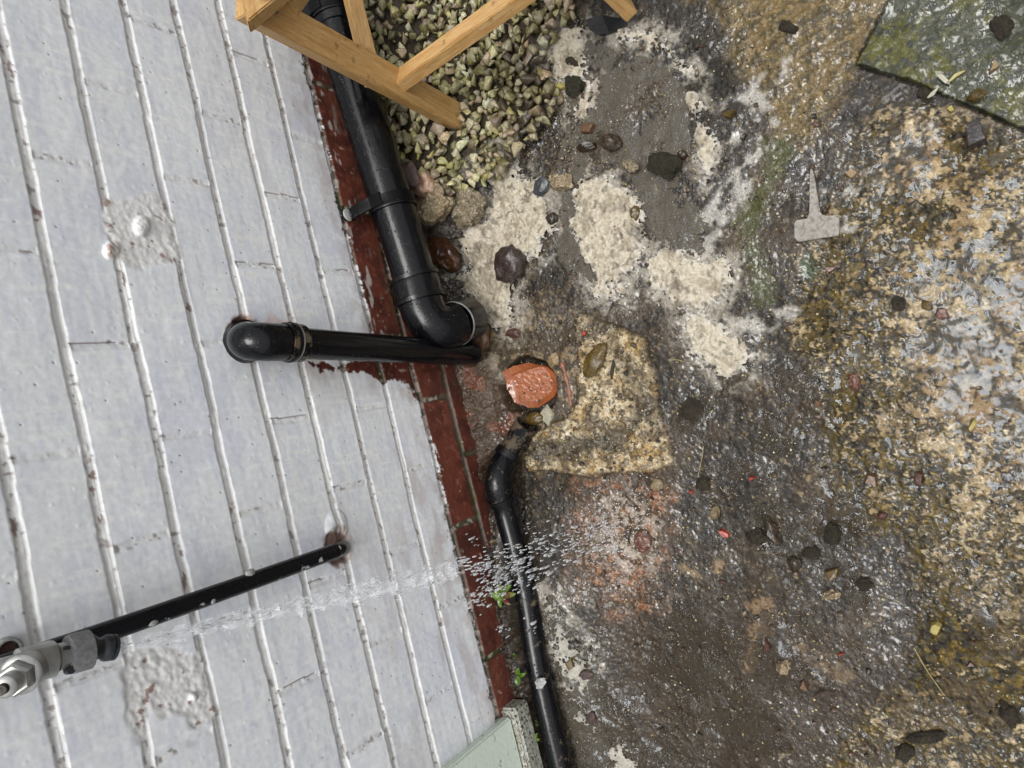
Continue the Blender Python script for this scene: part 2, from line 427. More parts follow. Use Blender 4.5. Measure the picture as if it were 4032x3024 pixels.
# bare red brick
bc = np.ones(X.shape+(3,))*lin((104, 57, 45))
bc = mix(bc, lin((82, 46, 39)), ss(0.4, 0.7, fbm(X, Zw, 0.025, 121)))
bc = mix(bc, lin((128, 80, 62)), ss(0.6, 0.75, fbm(X, Zw, 0.008, 123))*0.6)
bc = mix(bc, bc*np.array([0.75, 0.72, 0.75]), ss(0.4, 0.6, brick_id))
bc = mix(bc, lin((172, 156, 140)), ss(0.72, 0.78, fbm(X, Zw, 0.010, 125, 5, 0.65))*0.7)
mort = np.ones(X.shape+(3,))*lin((84, 78, 64)); mort = mix(mort, lin((62, 70, 38)), ss(0.45, 0.65, fbm(X, Zw, 0.02, 127)))
mort = mix(mort, lin((190, 180, 168)), ss(0.6, 0.7, vn(X, Zw, 0.006, 129))*(Zw > -0.06)*0.7)
bc = mix(bc, mort, rec)
bc = mix(bc, lin((66, 58, 48)), ss(0.02, -0.02, Zw+0.118+(fbm(X, Zw, 0.02, 131)-0.5)*0.05)*0.85)      # mud on the lowest brick
bc = mix(bc, lin((200, 196, 190)), ss(0.68, 0.72, fbm(X*0.4, Zw*1.2, 0.012, 133, 3))*ss(0.03, 0.0, np.abs(Zw-0.055))*0.6)
cols = mix(cols, bc, red)
hgt = hgt-red*(0.0006+0.003*rec)+red*(fbm(X, Zw, 0.004, 135, 3)-0.5)*0.0008
rough_w = 0.42*(1-red)+0.30*red+0.2*rec
Y = -hgt
# close the wall into a solid slab: outermost rows step back behind the face
Y[0, :] = 0.24; Y[-1, :] = 0.24; Y[:, 0] = 0.24; Y[:, -1] = 0.24
a = M('painted_brick'); at = a.attr('Col'); ob = a.obj()
n1 = a.noise(900, 3, ob); n2 = a.noise(140, 4, ob)
c_ = a.mixc(0.35, at.outputs[0], a.ramp(n2, [(0.3, (0.72, 0.72, 0.74)), (0.7, (1.15, 1.15, 1.15))]), 'MULTIPLY')
a.l(c_, a.b.inputs['Base Color']); a.l(a.attr('rough').outputs[2], a.b.inputs['Roughness'])
a.bump(n1, 0.15, 0.0003); a.bump(n2, 0.15, 0.0006)
wall = grid_mesh('brick_wall', X, Y, Zw, a.m, cols, {'rough': rough_w})
tag(wall, 'brick wall painted white with bare red bricks along its foot', 'wall')

# ================================================================== GROUND
gx = axis(-0.70, 1.02, np.array([-25, -8, -3, -1.5, -0.9]), np.array([1.1, 1.6, 3, 8, 25]))
gy = axis(-0.97, 0.004, np.array([-25, -8, -3, -1.6, -1.1]), np.array([0.02, 0.1]))
X, Yg = np.meshgrid(gx, gy, indexing='ij')
BANK = 0.048*ss(-0.01, -0.36, X)*ss(-0.24, -0.055, Yg)+0.022*ss(-0.06, -0.30, X)*ss(-0.035, -0.008, Yg)+0.02*ss(0.02, -0.14, X)*ss(-0.06, -0.02, Yg)
def gheap(x, y): return 0.075*ss(-0.17, -0.045, y)*ss(0.30, 0.46, x)
BANK = BANK+gheap(X, Yg)*0.85
u, v = proj(X, Yg, Z0+BANK)
far = (X < -0.75) | (X > 1.06) | (Yg < -1.0)
n_big = fbm(X, Yg, 0.22, 201); n_mid = fbm(X, Yg, 0.045, 203); n_sm = fbm(X, Yg, 0.012, 205, 4, 0.6); n_fine = fbm(X, Yg, 0.0045, 207, 3, 0.7)
n_m2 = fbm(X, Yg, 0.03, 209); n_s2 = fbm(X, Yg, 0.009, 211, 3, 0.6)
wpx = (n_mid-0.5)*90+(n_sm-0.5)*70+(n_fine-0.5)*45     # ragged outlines, in pixels
def reg(poly, soft=20, warp=1.0): return ss(-soft, soft, sdf(poly, u, v)+wpx*warp)

P_right = [(3330, 560), (3460, 440), (3620, 400), (4200, 620), (4300, 3200), (3150, 3200), (3300, 2900), (3560, 2700), (3620, 2420), (3560, 2120), (3330, 2080), (3250, 1800), (3180, 1500), (3120, 1250), (3180, 1020), (3260, 860), (3330, 740)]
P_slab = [(3530, -60), (3368, 258), (3600, 330), (4060, 528), (4500, 700), (4500, -300), (3640, -300)]
P_top = [(2560, -300), (2620, 60), (2740, 200), (2950, 330), (3050, 560), (3200, 560), (3368, 300), (3560, -60), (3600, -300)]
P_sur = [(2270, 1225), (2330, 1240), (2545, 1335), (2581, 1463), (2612, 1632), (2652, 1822), (2523, 1860), (2330, 1868), (2090, 1850), (2080, 1800), (2109, 1705), (2234, 1652), (2282, 1574), (2300, 1450)]
P_light = [(3420, 900), (4300, 700), (4300, 1900), (3950, 1900), (3700, 1750), (3560, 1400), (3430, 1150)]
P_light2 = [(3420, 560), (3560, 430), (3720, 470), (3780, 640), (3640, 760), (3450, 800), (3380, 700)]
P_pool = [(2180, 330), (2290, 120), (2420, 170), (2540, 180), (2640, 240), (2700, 330), (2730, 560), (2700, 760), (2800, 850), (2760, 1000), (2560, 960), (2420, 680), (2330, 640), (2250, 760), (2240, 900), (2330, 1100), (2240, 1130), (2170, 960), (2200, 700)]
P_pool2 = [(2780, 700), (3000, 540), (3250, 450), (3430, 560), (3300, 760), (3200, 900), (2950, 1100), (2700, 1250), (2700, 1050)]
P_mid = [(2700, 1250), (3080, 1290), (3180, 1500), (3260, 1850), (3430, 2100), (3480, 2500), (3300, 2900), (2900, 3100), (2450, 3100), (2350, 2750), (2600, 2400), (2720, 2000), (2640, 1700)]
P_wash = [(2140, 2330), (2230, 2420), (2330, 2560), (2420, 2760), (2560, 3060), (2190, 3060), (2200, 2800), (2160, 2500)]
P_grav = [(1280, -250), (1340, 120), (1480, 560), (1570, 760), (1700, 720), (1830, 730), (1980, 640), (2060, 560), (2160, 430), (2210, 330), (2180, 200), (2260, 80), (2300, -250)]
P_dark = [(2500, -40), (2700, -50), (2850, 60), (2900, 260), (2830, 420), (2780, 480), (2740, 330), (2640, 180)]
P_splash = [(2260, 1900), (2480, 1860), (2620, 1960), (2640, 2160), (2600, 2380), (2440, 2420), (2300, 2300), (2230, 2080)]
m_right = reg(P_right, 60); m_slab = ss(-2, 2, sdf(P_slab, u, v)+(n_fine-0.5)*14); m_top = reg(P_top, 50); m_sur = reg(P_sur, 10, 0.35)
m_light = reg(P_light, 160, 1.5)+reg(P_light2, 60); m_pool = reg(P_pool, 25); m_pool2 = reg(P_pool2, 90, 1.5); m_wash = reg(P_wash, 25); m_mid = reg(P_mid, 90, 1.6)
m_grav = reg(P_grav, 15, 0.5); m_dark = reg(P_dark, 50); m_spl = reg(P_splash, 60, 1.4)
m_light = np.clip(m_light, 0, 1)
pipe_px = [(2230, 3120), (2208, 3024), (2117, 2624), (2069, 2320), (1975, 2008), (1990, 1800), (2014, 1729)]
d_pipe = dline(pipe_px, u, v)
soil = [(1985, 2250), (2060, 2300), (2115, 2600), (2205, 3024), (2230, 3300), (1900, 3300), (1900, 2400)]
m_soil = reg(soil, 12, 0.4)
mudw = [(1860, 1400), (1960, 1480), (2060, 1640), (2040, 1720), (1960, 1800), (1900, 2000), (1960, 2300), (1800, 2300), (1750, 1400)]
m_mud = reg(mudw, 15, 0.6)

# ---- relief
H = (n_big-0.5)*0.010+(n_mid-0.5)*0.007
wd1, wi1 = worley(X, Yg, 0.0075, 301); wd2, wi2 = worley(X, Yg, 0.0042, 311)
agg = np.clip(1-wd1/0.75, 0, 1)*(0.4+wi1)*0.0016+np.clip(1-wd2/0.8, 0, 1)*wi2*0.0010
fine = (n_sm-0.5)*0.004+(n_fine-0.5)*0.0022
H += fine*(0.6+0.7*m_right+0.4*m_top+0.6*m_spl)+agg*(0.35+0.7*m_right*(1-m_slab))
H += m_sur*(0.008+(fbm(X, Yg, 0.02, 221)-0.5)*0.012+(n_sm-0.5)*0.010)
H += m_slab*(0.006+(fbm(X*0.5+Yg*0.6, Yg*0.5-X*0.6, 0.02, 223)-0.5)*0.006)-H*m_slab*0.5
grv = ss(7, 1.5, dline([(3530, -60), (3368, 258), (3600, 330), (4060, 528), (4500, 700)], u, v)+(n_fine-0.5)*6)
H -= grv*0.006
H += m_soil*((n_s2-0.5)*0.012)+m_mud*(0.010+ss(-0.05, 0, Yg)*0.02+(n_sm-0.5)*0.014)
H += m_grav*(0.012+ss(-0.25, 0.0, Yg)*0.012)
# gully pit
dg = np.hypot((u-2092)/100, (v-1520)/112)+(n_m2-0.5)*0.25
pit = 1-ss(0.86, 1.12, dg); H -= pit*0.030
flow = dline([(2395, 330), (2330, 520), (2270, 690), (2235, 840), (2270, 960), (2340, 1090)], u, v)+(n_mid-0.5)*30
m_flow = 1-ss(14, 40, flow); H -= m_flow*0.002
# channel of dark mud over the surround
ch1 = 1-ss(18, 55, dline([(2130, 1760), (2240, 1770), (2380, 1730), (2490, 1690), (2540, 1600)], u, v)+(n_mid-0.5)*80)
ch2 = 1-ss(20, 60, dline([(1950, 1360), (2100, 1350), (2280, 1330), (2450, 1250), (2550, 1190)], u, v)+(n_mid-0.5)*70)
ch3 = 1-ss(15, 50, dline([(2420, 1340), (2520, 1500), (2600, 1700)], u, v)+(n_mid-0.5)*60)
H -= ch1*0.004*m_sur
H = np.where(far, 0, H)
ZG = Z0+H+BANK*(~far)

# ---- colour of the materials themselves
D = np.ones(X.shape+(3,))*gc(54, 47, 38)
D = mix(D, gc(42, 38, 33), ss(0.4, 0.62, n_m2)); D = mix(D, gc(84, 71, 54), ss(0.52, 0.7, n_mid)*0.8)
D = mix(D, gc(108, 95, 76), ss(0.60, 0.68, n_s2)*0.5)
D = mix(D, gc(42, 38, 35), ss(0.58, 0.68, n_fine)*0.75)
D = mix(D, gc(170, 155, 125), ss(0.72, 0.76, fbm(X, Yg, 0.006, 231, 3, 0.7))*0.8)
brown = reg([(2700, 2300), (3100, 2350), (3500, 2500), (3500, 3200), (2500, 3200), (2350, 2500)], 150)
D = mix(D, gc(72, 56, 38), brown*0.6)
# right side: pinkish tan concrete, olive algae, dark pits
tanc = np.ones(X.shape+(3,))*gc(182, 162, 126); tanc = mix(tanc, gc(212, 194, 160), ss(0.46, 0.58, fbm(X, Yg, 0.006, 243, 3, 0.65))); tanc = mix(tanc, gc(140, 116, 70), ss(0.48, 0.66, n_m2)*0.7)
alg = np.ones(X.shape+(3,))*gc(88, 72, 18); alg = mix(alg, gc(54, 46, 20), ss(0.45, 0.60, n_sm)); alg = mix(alg, gc(140, 116, 40), ss(0.56, 0.66, n_fine)*0.7)
balance = n_mid*0.34+n_sm*0.50+n_fine*0.50+m_light*0.065-0.145
band = (1-ss(60, 330, dline([(3480, 750), (3500, 1000), (3330, 1300), (3340, 1550), (3500, 1750), (3620, 2150), (3560, 2500), (3800, 2600)], u, v)))
low = ss(1900, 2700, v)
balance = balance-band*0.095-low*0.045
mt = ss(0.515, 0.565, balance)
RC = mix(alg, tanc, mt)
RC = mix(RC, gc(34, 30, 20), ss(0.56, 0.62, fbm(X, Yg, 0.008, 241, 4, 0.65))*0.9)
pink = ss(0.45, 0.65, n_m2)*m_light; RC = mix(RC, RC*np.array([1.06, 1.0, 1.08]), pink)
RC = mix(RC, D*np.array([1.15, 1.08, 0.8]), low*ss(0.50, 0.60, n_mid)*0.7)
C = mix(D, RC, m_right)
TC = mix(np.ones(X.shape+(3,))*gc(126, 106, 62), gc(84, 74, 46), ss(0.42, 0.62, n_sm)); TC = mix(TC, gc(168, 146, 104), ss(0.58, 0.68, n_fine+m_top*0.02)*0.8)
C = mix(C, TC, m_top*0.92)
C = mix(C, gc(34, 31, 24), m_dark*0.92)
C = mix(C, gc(128, 108, 62), (1-ss(20, 90, dline([(3060, 560), (3000, 720), (2900, 960)], u, v)+(n_mid-0.5)*80))*0.3)
C = mix(C, gc(82, 92, 38), (1-ss(15, 75, dline([(3080, 600), (3010, 760), (2950, 880), (2990, 1150)], u, v)+wpx))*0.75)
C = mix(C, gc(60, 84, 46), (1-ss(10, 60, np.hypot(u-3170, v-1045)+wpx))*0.85)
slabc = mix(np.ones(X.shape+(3,))*gc(62, 66, 40), gc(92, 92, 26), ss(0.5, 0.62, fbm(X, Yg, 0.028, 251, 4, 0.6))); slabc = mix(slabc, gc(52, 58, 44), ss(0.55, 0.66, n_s2)); slabc = mix(slabc, gc(150, 150, 120), ss(0.66, 0.72, n_fine)*0.5)
C = mix(C, slabc, m_slab); C = mix(C, gc(34, 34, 26), grv*0.9)
sur = mix(np.ones(X.shape+(3,))*gc(208, 186, 148), gc(238, 224, 196), ss(0.45, 0.6, n_s2)); sur = mix(sur, gc(110, 94, 72), ss(0.52, 0.60, n_sm)*0.85); sur = mix(sur, gc(205, 165, 90), ss(0.6, 0.72, n_m2)*0.5)
sur = mix(sur, gc(74, 66, 56), ss(0.58, 0.66, n_fine)*0.8)
sur = mix(sur, gc(78, 70, 60), np.clip(ch1+ch3*0.6, 0, 1)*0.85)
C = mix(C, sur, m_sur)
# surroundings of the gully: muddy mix of grit
near = 1-ss(230, 420, np.hypot((u-2150), (v-1520)))
C = mix(C, mix(np.ones(X.shape+(3,))*gc(92, 82, 70), gc(176, 158, 128), ss(0.54, 0.62, n_s2)), near*(1-m_sur)*0.75)
C = mix(C, gc(84, 72, 58), ch2*0.8)
C = mix(C, gc(190, 186, 176), (1-ss(22, 55, dline([(1930, 1430), (1950, 1520), (1960, 1640)], u, v)+wpx*0.8))*0.6)
C = mix(C, gc(34, 30, 27), pit*0.9)
spc = mix(np.ones(X.shape+(3,))*gc(104, 82, 66), gc(172, 118, 78), ss(0.50, 0.60, n_sm)); spc = mix(spc, gc(84, 62, 52), ss(0.52, 0.62, n_s2)); spc = mix(spc, gc(205, 180, 168), ss(0.58, 0.64, n_fine)*0.8)
C = mix(C, spc, m_spl*(0.35+0.6*ss(0.42, 0.58, n_m2)))
spw = 1-ss(40, 200, np.hypot((u-2450)*1.0, (v-2110)*0.9)+wpx*1.6)
C = mix(C, gc(226, 218, 214), spw*ss(0.47, 0.58, fbm(X, Yg, 0.010, 341, 5, 0.75))*0.95)
C = mix(C, gc(168, 142, 112), (1-ss(20, 46, dline([(3005, 2380), (3015, 2440), (2960, 2560), (2945, 2640)], u, v)+wpx*1.1))*0.85*(0.65+0.35*ss(0.4, 0.6, n_s2)))
C = mix(C, gc(184, 160, 130), (1-ss(22, 40, np.hypot(u-2835, v-2228)+wpx*0.6))*0.85)
C = mix(C, gc(170, 150, 120), (1-ss(6, 26, dline([(2700, 2240), (2760, 2270)], u, v)+wpx*0.6))*0.7)
C = mix(C, gc(150, 128, 98), (1-ss(8, 30, dline([(3120, 2530), (3230, 2640), (3330, 2660)], u, v)+wpx*1.3))*0.5)
C = mix(C, gc(70, 62, 48), m_grav); 
C = mix(C, mix(np.ones(X.shape+(3,))*gc(52, 44, 36), gc(88, 76, 60), ss(0.55, 0.65, n_fine)), m_soil)
C = mix(C, mix(np.ones(X.shape+(3,))*gc(92, 74, 62), gc(134, 82, 62), ss(0.55, 0.65, n_m2)), m_mud*0.85)
C = np.where((m_right+m_top+m_slab+m_sur > 0.5)[..., None], C*np.array([1.0, 0.97, 0.90]), C*np.array([0.92, 0.85, 0.75]))
# soapy residue stains under the water
veil_n = fbm(X, Yg, 0.02, 261, 5, 0.65)
streaks = [[(3090, 215), (3050, 310), (2960, 390), (2860, 430)], [(3020, 500), (2950, 620), (2860, 760), (2770, 900), (2740, 980)], [(2900, 480), (2960, 470), (2990, 420)], [(2800, 560), (2880, 540)],
           [(2960, 700), (2850, 900), (2780, 1010)], [(3110, 1240), (3000, 1270), (2900, 1290)], [(3340, 880), (3230, 900), (3200, 930)], [(3250, 760), (3350, 740)], [(3430, 700), (3520, 640), (3580, 560)]]
m_str = np.zeros(X.shape)
for s_ in streaks: m_str = np.maximum(m_str, 1-ss(6, 46, dline(s_, u, v)+(n_mid-0.5)*60+(n_sm-0.5)*40))
C = mix(C, gc(214, 210, 202), m_str*ss(0.40, 0.62, veil_n)*0.85)

# ---- foam layer
F1 = [(1978, 575), (2060, 660), (2110, 700), (2180, 790), (2190, 900), (2150, 1000), (2085, 1040), (2040, 1110), (2045, 1200), (2055, 1280), (2010, 1330), (1940, 1310), (1880, 1270), (1850, 1190), (1760, 1150), (1740, 1100), (1830, 1040), (1800, 960), (1770, 900), (1850, 895), (1910, 850), (1930, 760), (1890, 690), (1930, 630)]
F2 = [(2270, 720), (2330, 690), (2400, 700), (2440, 740), (2500, 780), (2530, 850), (2540, 950), (2520, 1060), (2440, 1130), (2360, 1150), (2310, 1040), (2262, 940), (2250, 850)]
F3 = [(2540, 1010), (2620, 970), (2700, 975), (2780, 1005), (2870, 1010), (2890, 1080), (2870, 1170), (2780, 1210), (2680, 1200), (2600, 1160), (2545, 1120)]
F4 = [(2712, 1262), (2760, 1245), (2830, 1270), (2900, 1320), (2965, 1400), (2940, 1460), (2860, 1480), (2780, 1430), (2700, 1400), (2705, 1320)]
F5 = [(2160, 225), (2202, 109), (2290, 85), (2300, 180), (2320, 280), (2293, 316), (2208, 328), (2165, 285)]
F6 = [(2380, 150), (2430, 95), (2525, 88), (2643, 162), (2695, 229), (2740, 273), (2745, 330), (2700, 330), (2620, 240), (2540, 185), (2450, 190)]
F7 = [(2300, 320), (2350, 300), (2345, 400), (2320, 460), (2250, 500), (2270, 440)]
F8 = [(2690, 360), (2740, 340), (2770, 413), (2800, 500), (2843, 560), (2830, 640), (2790, 720), (2740, 660), (2720, 520)]
F9 = [(2320, 1120), (2440, 1110), (2540, 1100), (2500, 1160), (2400, 1200), (2340, 1180)]
FW1 = [(2150, 2340), (2180, 2400), (2250, 2530), (2330, 2640), (2300, 2720), (2240, 2640), (2200, 2560), (2165, 2440)]
FW2 = [(2420, 2920), (2450, 2910), (2500, 3000), (2490, 3060), (2400, 3050)]
FW3 = [(2210, 2700), (2260, 2690), (2320, 2790), (2390, 2900), (2350, 2920), (2260, 2800)]
fs = np.full(X.shape, -1e9)
for poly, kk in ((F1, 0), (F2, 10), (F3, 6), (F4, 16), (F5, 12), (F6, -4), (F7, 4), (F8, -2), (F9, -6), (FW1, 14), (FW2, 6), (FW3, -8)):
    fs = np.maximum(fs, sdf(poly, u, v)+kk)
rag = (fbm(X, Yg, 0.022, 271, 5, 0.62)-0.5)*110+(n_fine-0.5)*50
fs2 = fs+rag
milky = ss(-70, 8, fs2)
C = mix(C, gc(200, 192, 178), milky*ss(0.38, 0.6, veil_n)*0.85)
stipple = ss(0.36, 0.50, vn(X, Yg, 0.0032, 281)+np.clip(fs2, -40, 40)*0.006)
foam_t = ss(-4, 26, fs2)
# ---- water level: lies between the bumps
lvl_n = (fbm(X, Yg, 0.06, 291)-0.5)*0.004
level = -0.0042+lvl_n
level = level+m_right*(0.0040)+m_light*m_right*0.0018+m_slab*0.0062+np.clip(m_pool+m_flow, 0, 1)*0.0050+m_pool2*0.0032+m_wash*0.0055+m_mid*0.0046-m_sur*0.002
level = level+(n_big-0.5)*0.010+(n_mid-0.5)*0.0066
level = level-m_grav*0.03-m_soil*0.03-m_mud*0.02-m_dark*0.003-m_top*0.0025+pit*(-0.014)
level = level-m_spl*0.001
wat = Z0+BANK+level
wmask = (wat > ZG+0.0001) & (~far)
murk = np.clip(m_pool*0.9+m_flow+m_wash*0.8+m_mid*0.42+m_pool2*0.55+0.14+m_spl*0.2, 0, 1)
grow = wmask.copy()
grow[1:] |= wmask[:-1]; grow[:-1] |= wmask[1:]; g2 = grow.copy(); g2[:, 1:] |= grow[:, :-1]; g2[:, :-1] |= grow[:, 1:]
g2 &= ~far

a = M('wet_ground'); at = a.attr('Col'); ob = a.obj()
n1 = a.noise(620, 4, ob, 0.7); n2 = a.noise(170, 5, ob, 0.65)
c_ = a.mixc(0.8, at.outputs[0], a.ramp(n1, [(0.34, (0.45, 0.44, 0.42)), (0.5, (0.95, 0.95, 0.95)), (0.66, (1.6, 1.55, 1.45))]), 'MULTIPLY')
c_ = a.mixc(0.6, c_, a.ramp(n2, [(0.35, (0.6, 0.6, 0.58)), (0.65, (1.3, 1.3, 1.28))]), 'MULTIPLY')
a.l(c_, a.b.inputs['Base Color'])
a.l(a.ramp(n2, [(0.35, (0.25,)*3), (0.65, (0.5,)*3)]), a.b.inputs['Roughness']); a.set('Specular IOR Level', 0.22)
a.bump(n1, 0.6, 0.0012); a.bump(n2, 0.5, 0.002)
def film_normal(a, ob, s1, d1, s2, d2, lo=0.50, hi=0.57):
    mp = a.n('ShaderNodeMapping'); mp.inputs['Scale'].default_value = (0.75, 1.2, 1); mp.inputs['Rotation'].default_value = (0, 0, 0.25); a.l(ob, mp.inputs[0])
    h1 = a.ramp(a.noise(s1, 2, mp.outputs[0], 0.6), [(lo, (0, 0, 0)), (hi, (1, 1, 1))]); h2 = a.ramp(a.noise(s2, 1, mp.outputs[0]), [(0.55, (0, 0, 0)), (0.64, (1, 1, 1))])
    b0 = a.n('ShaderNodeBump'); b0.inputs['Distance'].default_value = 0.005; a.l(a.noise(22, 2, ob), b0.inputs['Height'])
    b1 = a.n('ShaderNodeBump'); b1.inputs['Distance'].default_value = d1; a.l(h1, b1.inputs['Height']); a.l(b0.outputs[0], b1.inputs['Normal'])
    b2 = a.n('ShaderNodeBump'); b2.inputs['Distance'].default_value = d2; a.l(h2, b2.inputs['Height']); a.l(b1.outputs[0], b2.inputs['Normal'])
    return b2.outputs[0]
a.l(film_normal(a, ob, 95, 0.0013, 240, 0.0005, 0.52, 0.63), a.b.inputs['Coat Normal'])
a.set('Coat IOR', 1.45); a.set('Coat Roughness', 0.04); a.l(a.attr('film').outputs[2], a.b.inputs['Coat Weight'])
film = np.clip(0.25+0.75*ss(0.36, 0.60, fbm(X, Yg, 0.07, 297))-0.2*m_right-m_dark*0.3-m_grav-m_soil*0.6, 0, 1)*(1-0.35*m_sur)*(1-0.8*wmask*(0.3+0.7*m_right))
ground = grid_mesh('ground', X, Yg, ZG, a.m, C, {'film': film}); tag(ground, kind='structure')

# water sheet
a = M('puddle_water'); ob = a.obj(); mk = a.attr('murk').outputs[2]
dif = a.n('ShaderNodeBsdfDiffuse'); a.l(a.mixc(a.attr('brown').outputs[2], a.mixc(a.noise(60, 5, ob, 0.65), sc(92, 84, 73), sc(138, 130, 116)), a.mixc(a.noise(35, 5, ob, 0.65), sc(66, 56, 43), sc(104, 90, 70))), dif.inputs[0])
tr = a.n('ShaderNodeBsdfTransparent'); gl = a.n('ShaderNodeBsdfGlossy'); gl.inputs['Roughness'].default_value = 0.03; gl.inputs[0].default_value = (0.62, 0.68, 0.74, 1)
al = a.n('ShaderNodeMapRange'); a.l(mk, al.inputs[0]); al.inputs[3].default_value = 0.12; al.inputs[4].default_value = 0.74
fr_ = a.n('ShaderNodeFresnel'); fr_.inputs[0].default_value = 1.44
nm_ = film_normal(a, ob, 75, 0.0021, 210, 0.0006, 0.53, 0.66)
for x_ in [q for q in a.t.nodes if q.bl_idname == 'ShaderNodeBump'][1:]:
    mr = a.n('ShaderNodeMapRange'); a.l(mk, mr.inputs[0]); mr.inputs[1].default_value = 0.14; mr.inputs[2].default_value = 0.45; mr.inputs[3].default_value = 0.12; mr.inputs[4].default_value = 1.0; a.l(mr.outputs[0], x_.inputs['Strength'])
a.l(nm_, gl.inputs['Normal']); a.l(nm_, fr_.inputs['Normal'])
m1 = a.n('ShaderNodeMixShader'); a.l(al.outputs[0], m1.inputs[0]); a.l(tr.outputs[0], m1.inputs[1]); a.l(dif.outputs[0], m1.inputs[2])
m2 = a.n('ShaderNodeMixShader'); a.l(fr_.outputs[0], m2.inputs[0]); a.l(m1.outputs[0], m2.inputs[1]); a.l(gl.outputs[0], m2.inputs[2])
a.t.nodes.remove(a.b); a.l(m2.outputs[0], a.o.inputs[0])
water = grid_mesh('water', X, Yg, wat+(fbm(X, Yg, 0.012, 295, 2)-0.5)*0.0005, a.m, None, {'murk': murk, 'brown': np.clip(m_mid*1.1+m_wash*0.35, 0, 1)}, g2)
tag(water, kind='structure')

# foam
fz_ = ZG*0.35+(Z0+BANK+(n_mid-0.5)*0.007+(n_big-0.5)*0.010)*0.65
fwd, fwi = worley(X, Yg, 0.0055, 321)
bub = np.sqrt(np.clip(1-fwd, 0, 1))*0.0016+(fbm(X, Yg, 0.009, 323, 4, 0.6)-0.5)*0.0060+(n_fine-0.5)*0.0020
fh = fz_+foam_t*0.0085-0.004+bub*ss(0, 30, fs2)
hol = (fbm(X, Yg, 0.010, 325, 3) > 0.70) & (fs < 25)
fmask = (fs2 > -2) & ((stipple > 0.10) | (fs2 > 22)) & (~far) & (~hol)
fc = np.ones(X.shape+(3,))*gc(228, 216, 192); fc = mix(fc, gc(242, 240, 234), 1-ss(0, 45, fs2)); fc = mix(fc, gc(170, 156, 132), ss(0.50, 0.66, fbm(X, Yg, 0.016, 331, 4, 0.6))*0.7)
fc = mix(fc, gc(128, 116, 98), ss(0.60, 0.68, n_fine)*0.5)
fc = mix(fc, gc(90, 80, 68), ss(0.66, 0.70, fbm(X, Yg, 0.011, 333, 3, 0.6))*0.6)
fc = mix(fc, gc(198, 196, 186), reg(P_wash, 30)*0.6)
a = M('foam'); at = a.attr('Col'); ob = a.obj(); n1 = a.noise(700, 4, ob, 0.7)
a.l(a.mixc(0.55, at.outputs[0], a.ramp(n1, [(0.36, (0.62, 0.6, 0.55)), (0.6, (1.12, 1.12, 1.12))]), 'MULTIPLY'), a.b.inputs['Base Color'])
a.set('Roughness', 0.38); a.set('Specular IOR Level', 0.5); a.bump(n1, 0.5, 0.0012); a.bump(a.noise(240, 3, ob), 0.5, 0.002)
foam = grid_mesh('foam', X, Yg, np.maximum(fh, ZG-0.0005), a.m, fc, None, fmask)
tag(foam, 'cream froth drifting in ragged rafts over the wet ground', 'foam', kind='stuff')

# height lookup for resting things on the ground
_ix0 = 5; 
def hz(x, y):
    i = int(np.clip(round((x+0.70)/STEP)+5, 0, len(gx)-1)); j = int(np.clip(round((y+0.97)/STEP)+5, 0, len(gy)-1))
    return float(ZG[i, j])

def GZ(u_, v_):
    p = G(u_, v_)
    for _ in range(4): p = G(u_, v_, hz(p[0], p[1]))
    return p
# ================================================================== GRAVEL (stuff) and GRIT (stuff)
def attr_material(name, rough, b=0.0015, sc_=300):
    a = M(name); at = a.attr('Col'); ob = a.obj(); n1 = a.noise(sc_, 4, ob, 0.65)
    a.l(a.mixc(0.75, at.outputs[0], a.ramp(n1, [(0.36, (0.5, 0.5, 0.42)), (0.62, (1.25, 1.25, 1.2))]), 'MULTIPLY'), a.b.inputs['Base Color'])
    a.set('Roughness', rough); a.set('Specular IOR Level', 0.6); a.bump(n1, 0.6, b); return a.m
_protos = []
rnd = random.Random(77)
for i in range(18):
    bm = bmesh.new()
    for k_ in range(9+i % 4):
        d = Vector((rnd.gauss(0, 1), rnd.gauss(0, 1), rnd.gauss(0, 1))).normalized(); bm.verts.new(d*rnd.uniform(0.85, 1.18))
    r_ = bmesh.ops.convex_hull(bm, input=bm.verts); bmesh.ops.delete(bm, geom=[g for g in r_['geom_interior'] if isinstance(g, bmesh.types.BMVert)], context='VERTS')
    bmesh.ops.bevel(bm, geom=bm.edges[:], offset=0.05, segments=1, affect='EDGES'); bmesh.ops.triangulate(bm, faces=bm.faces[:])
    bm.verts.index_update(); bm.verts.ensure_lookup_table()
    _protos.append((np.array([x.co[:] for x in bm.verts]), np.array([[x.index for x in f.verts] for f in bm.faces]))); bm.free()
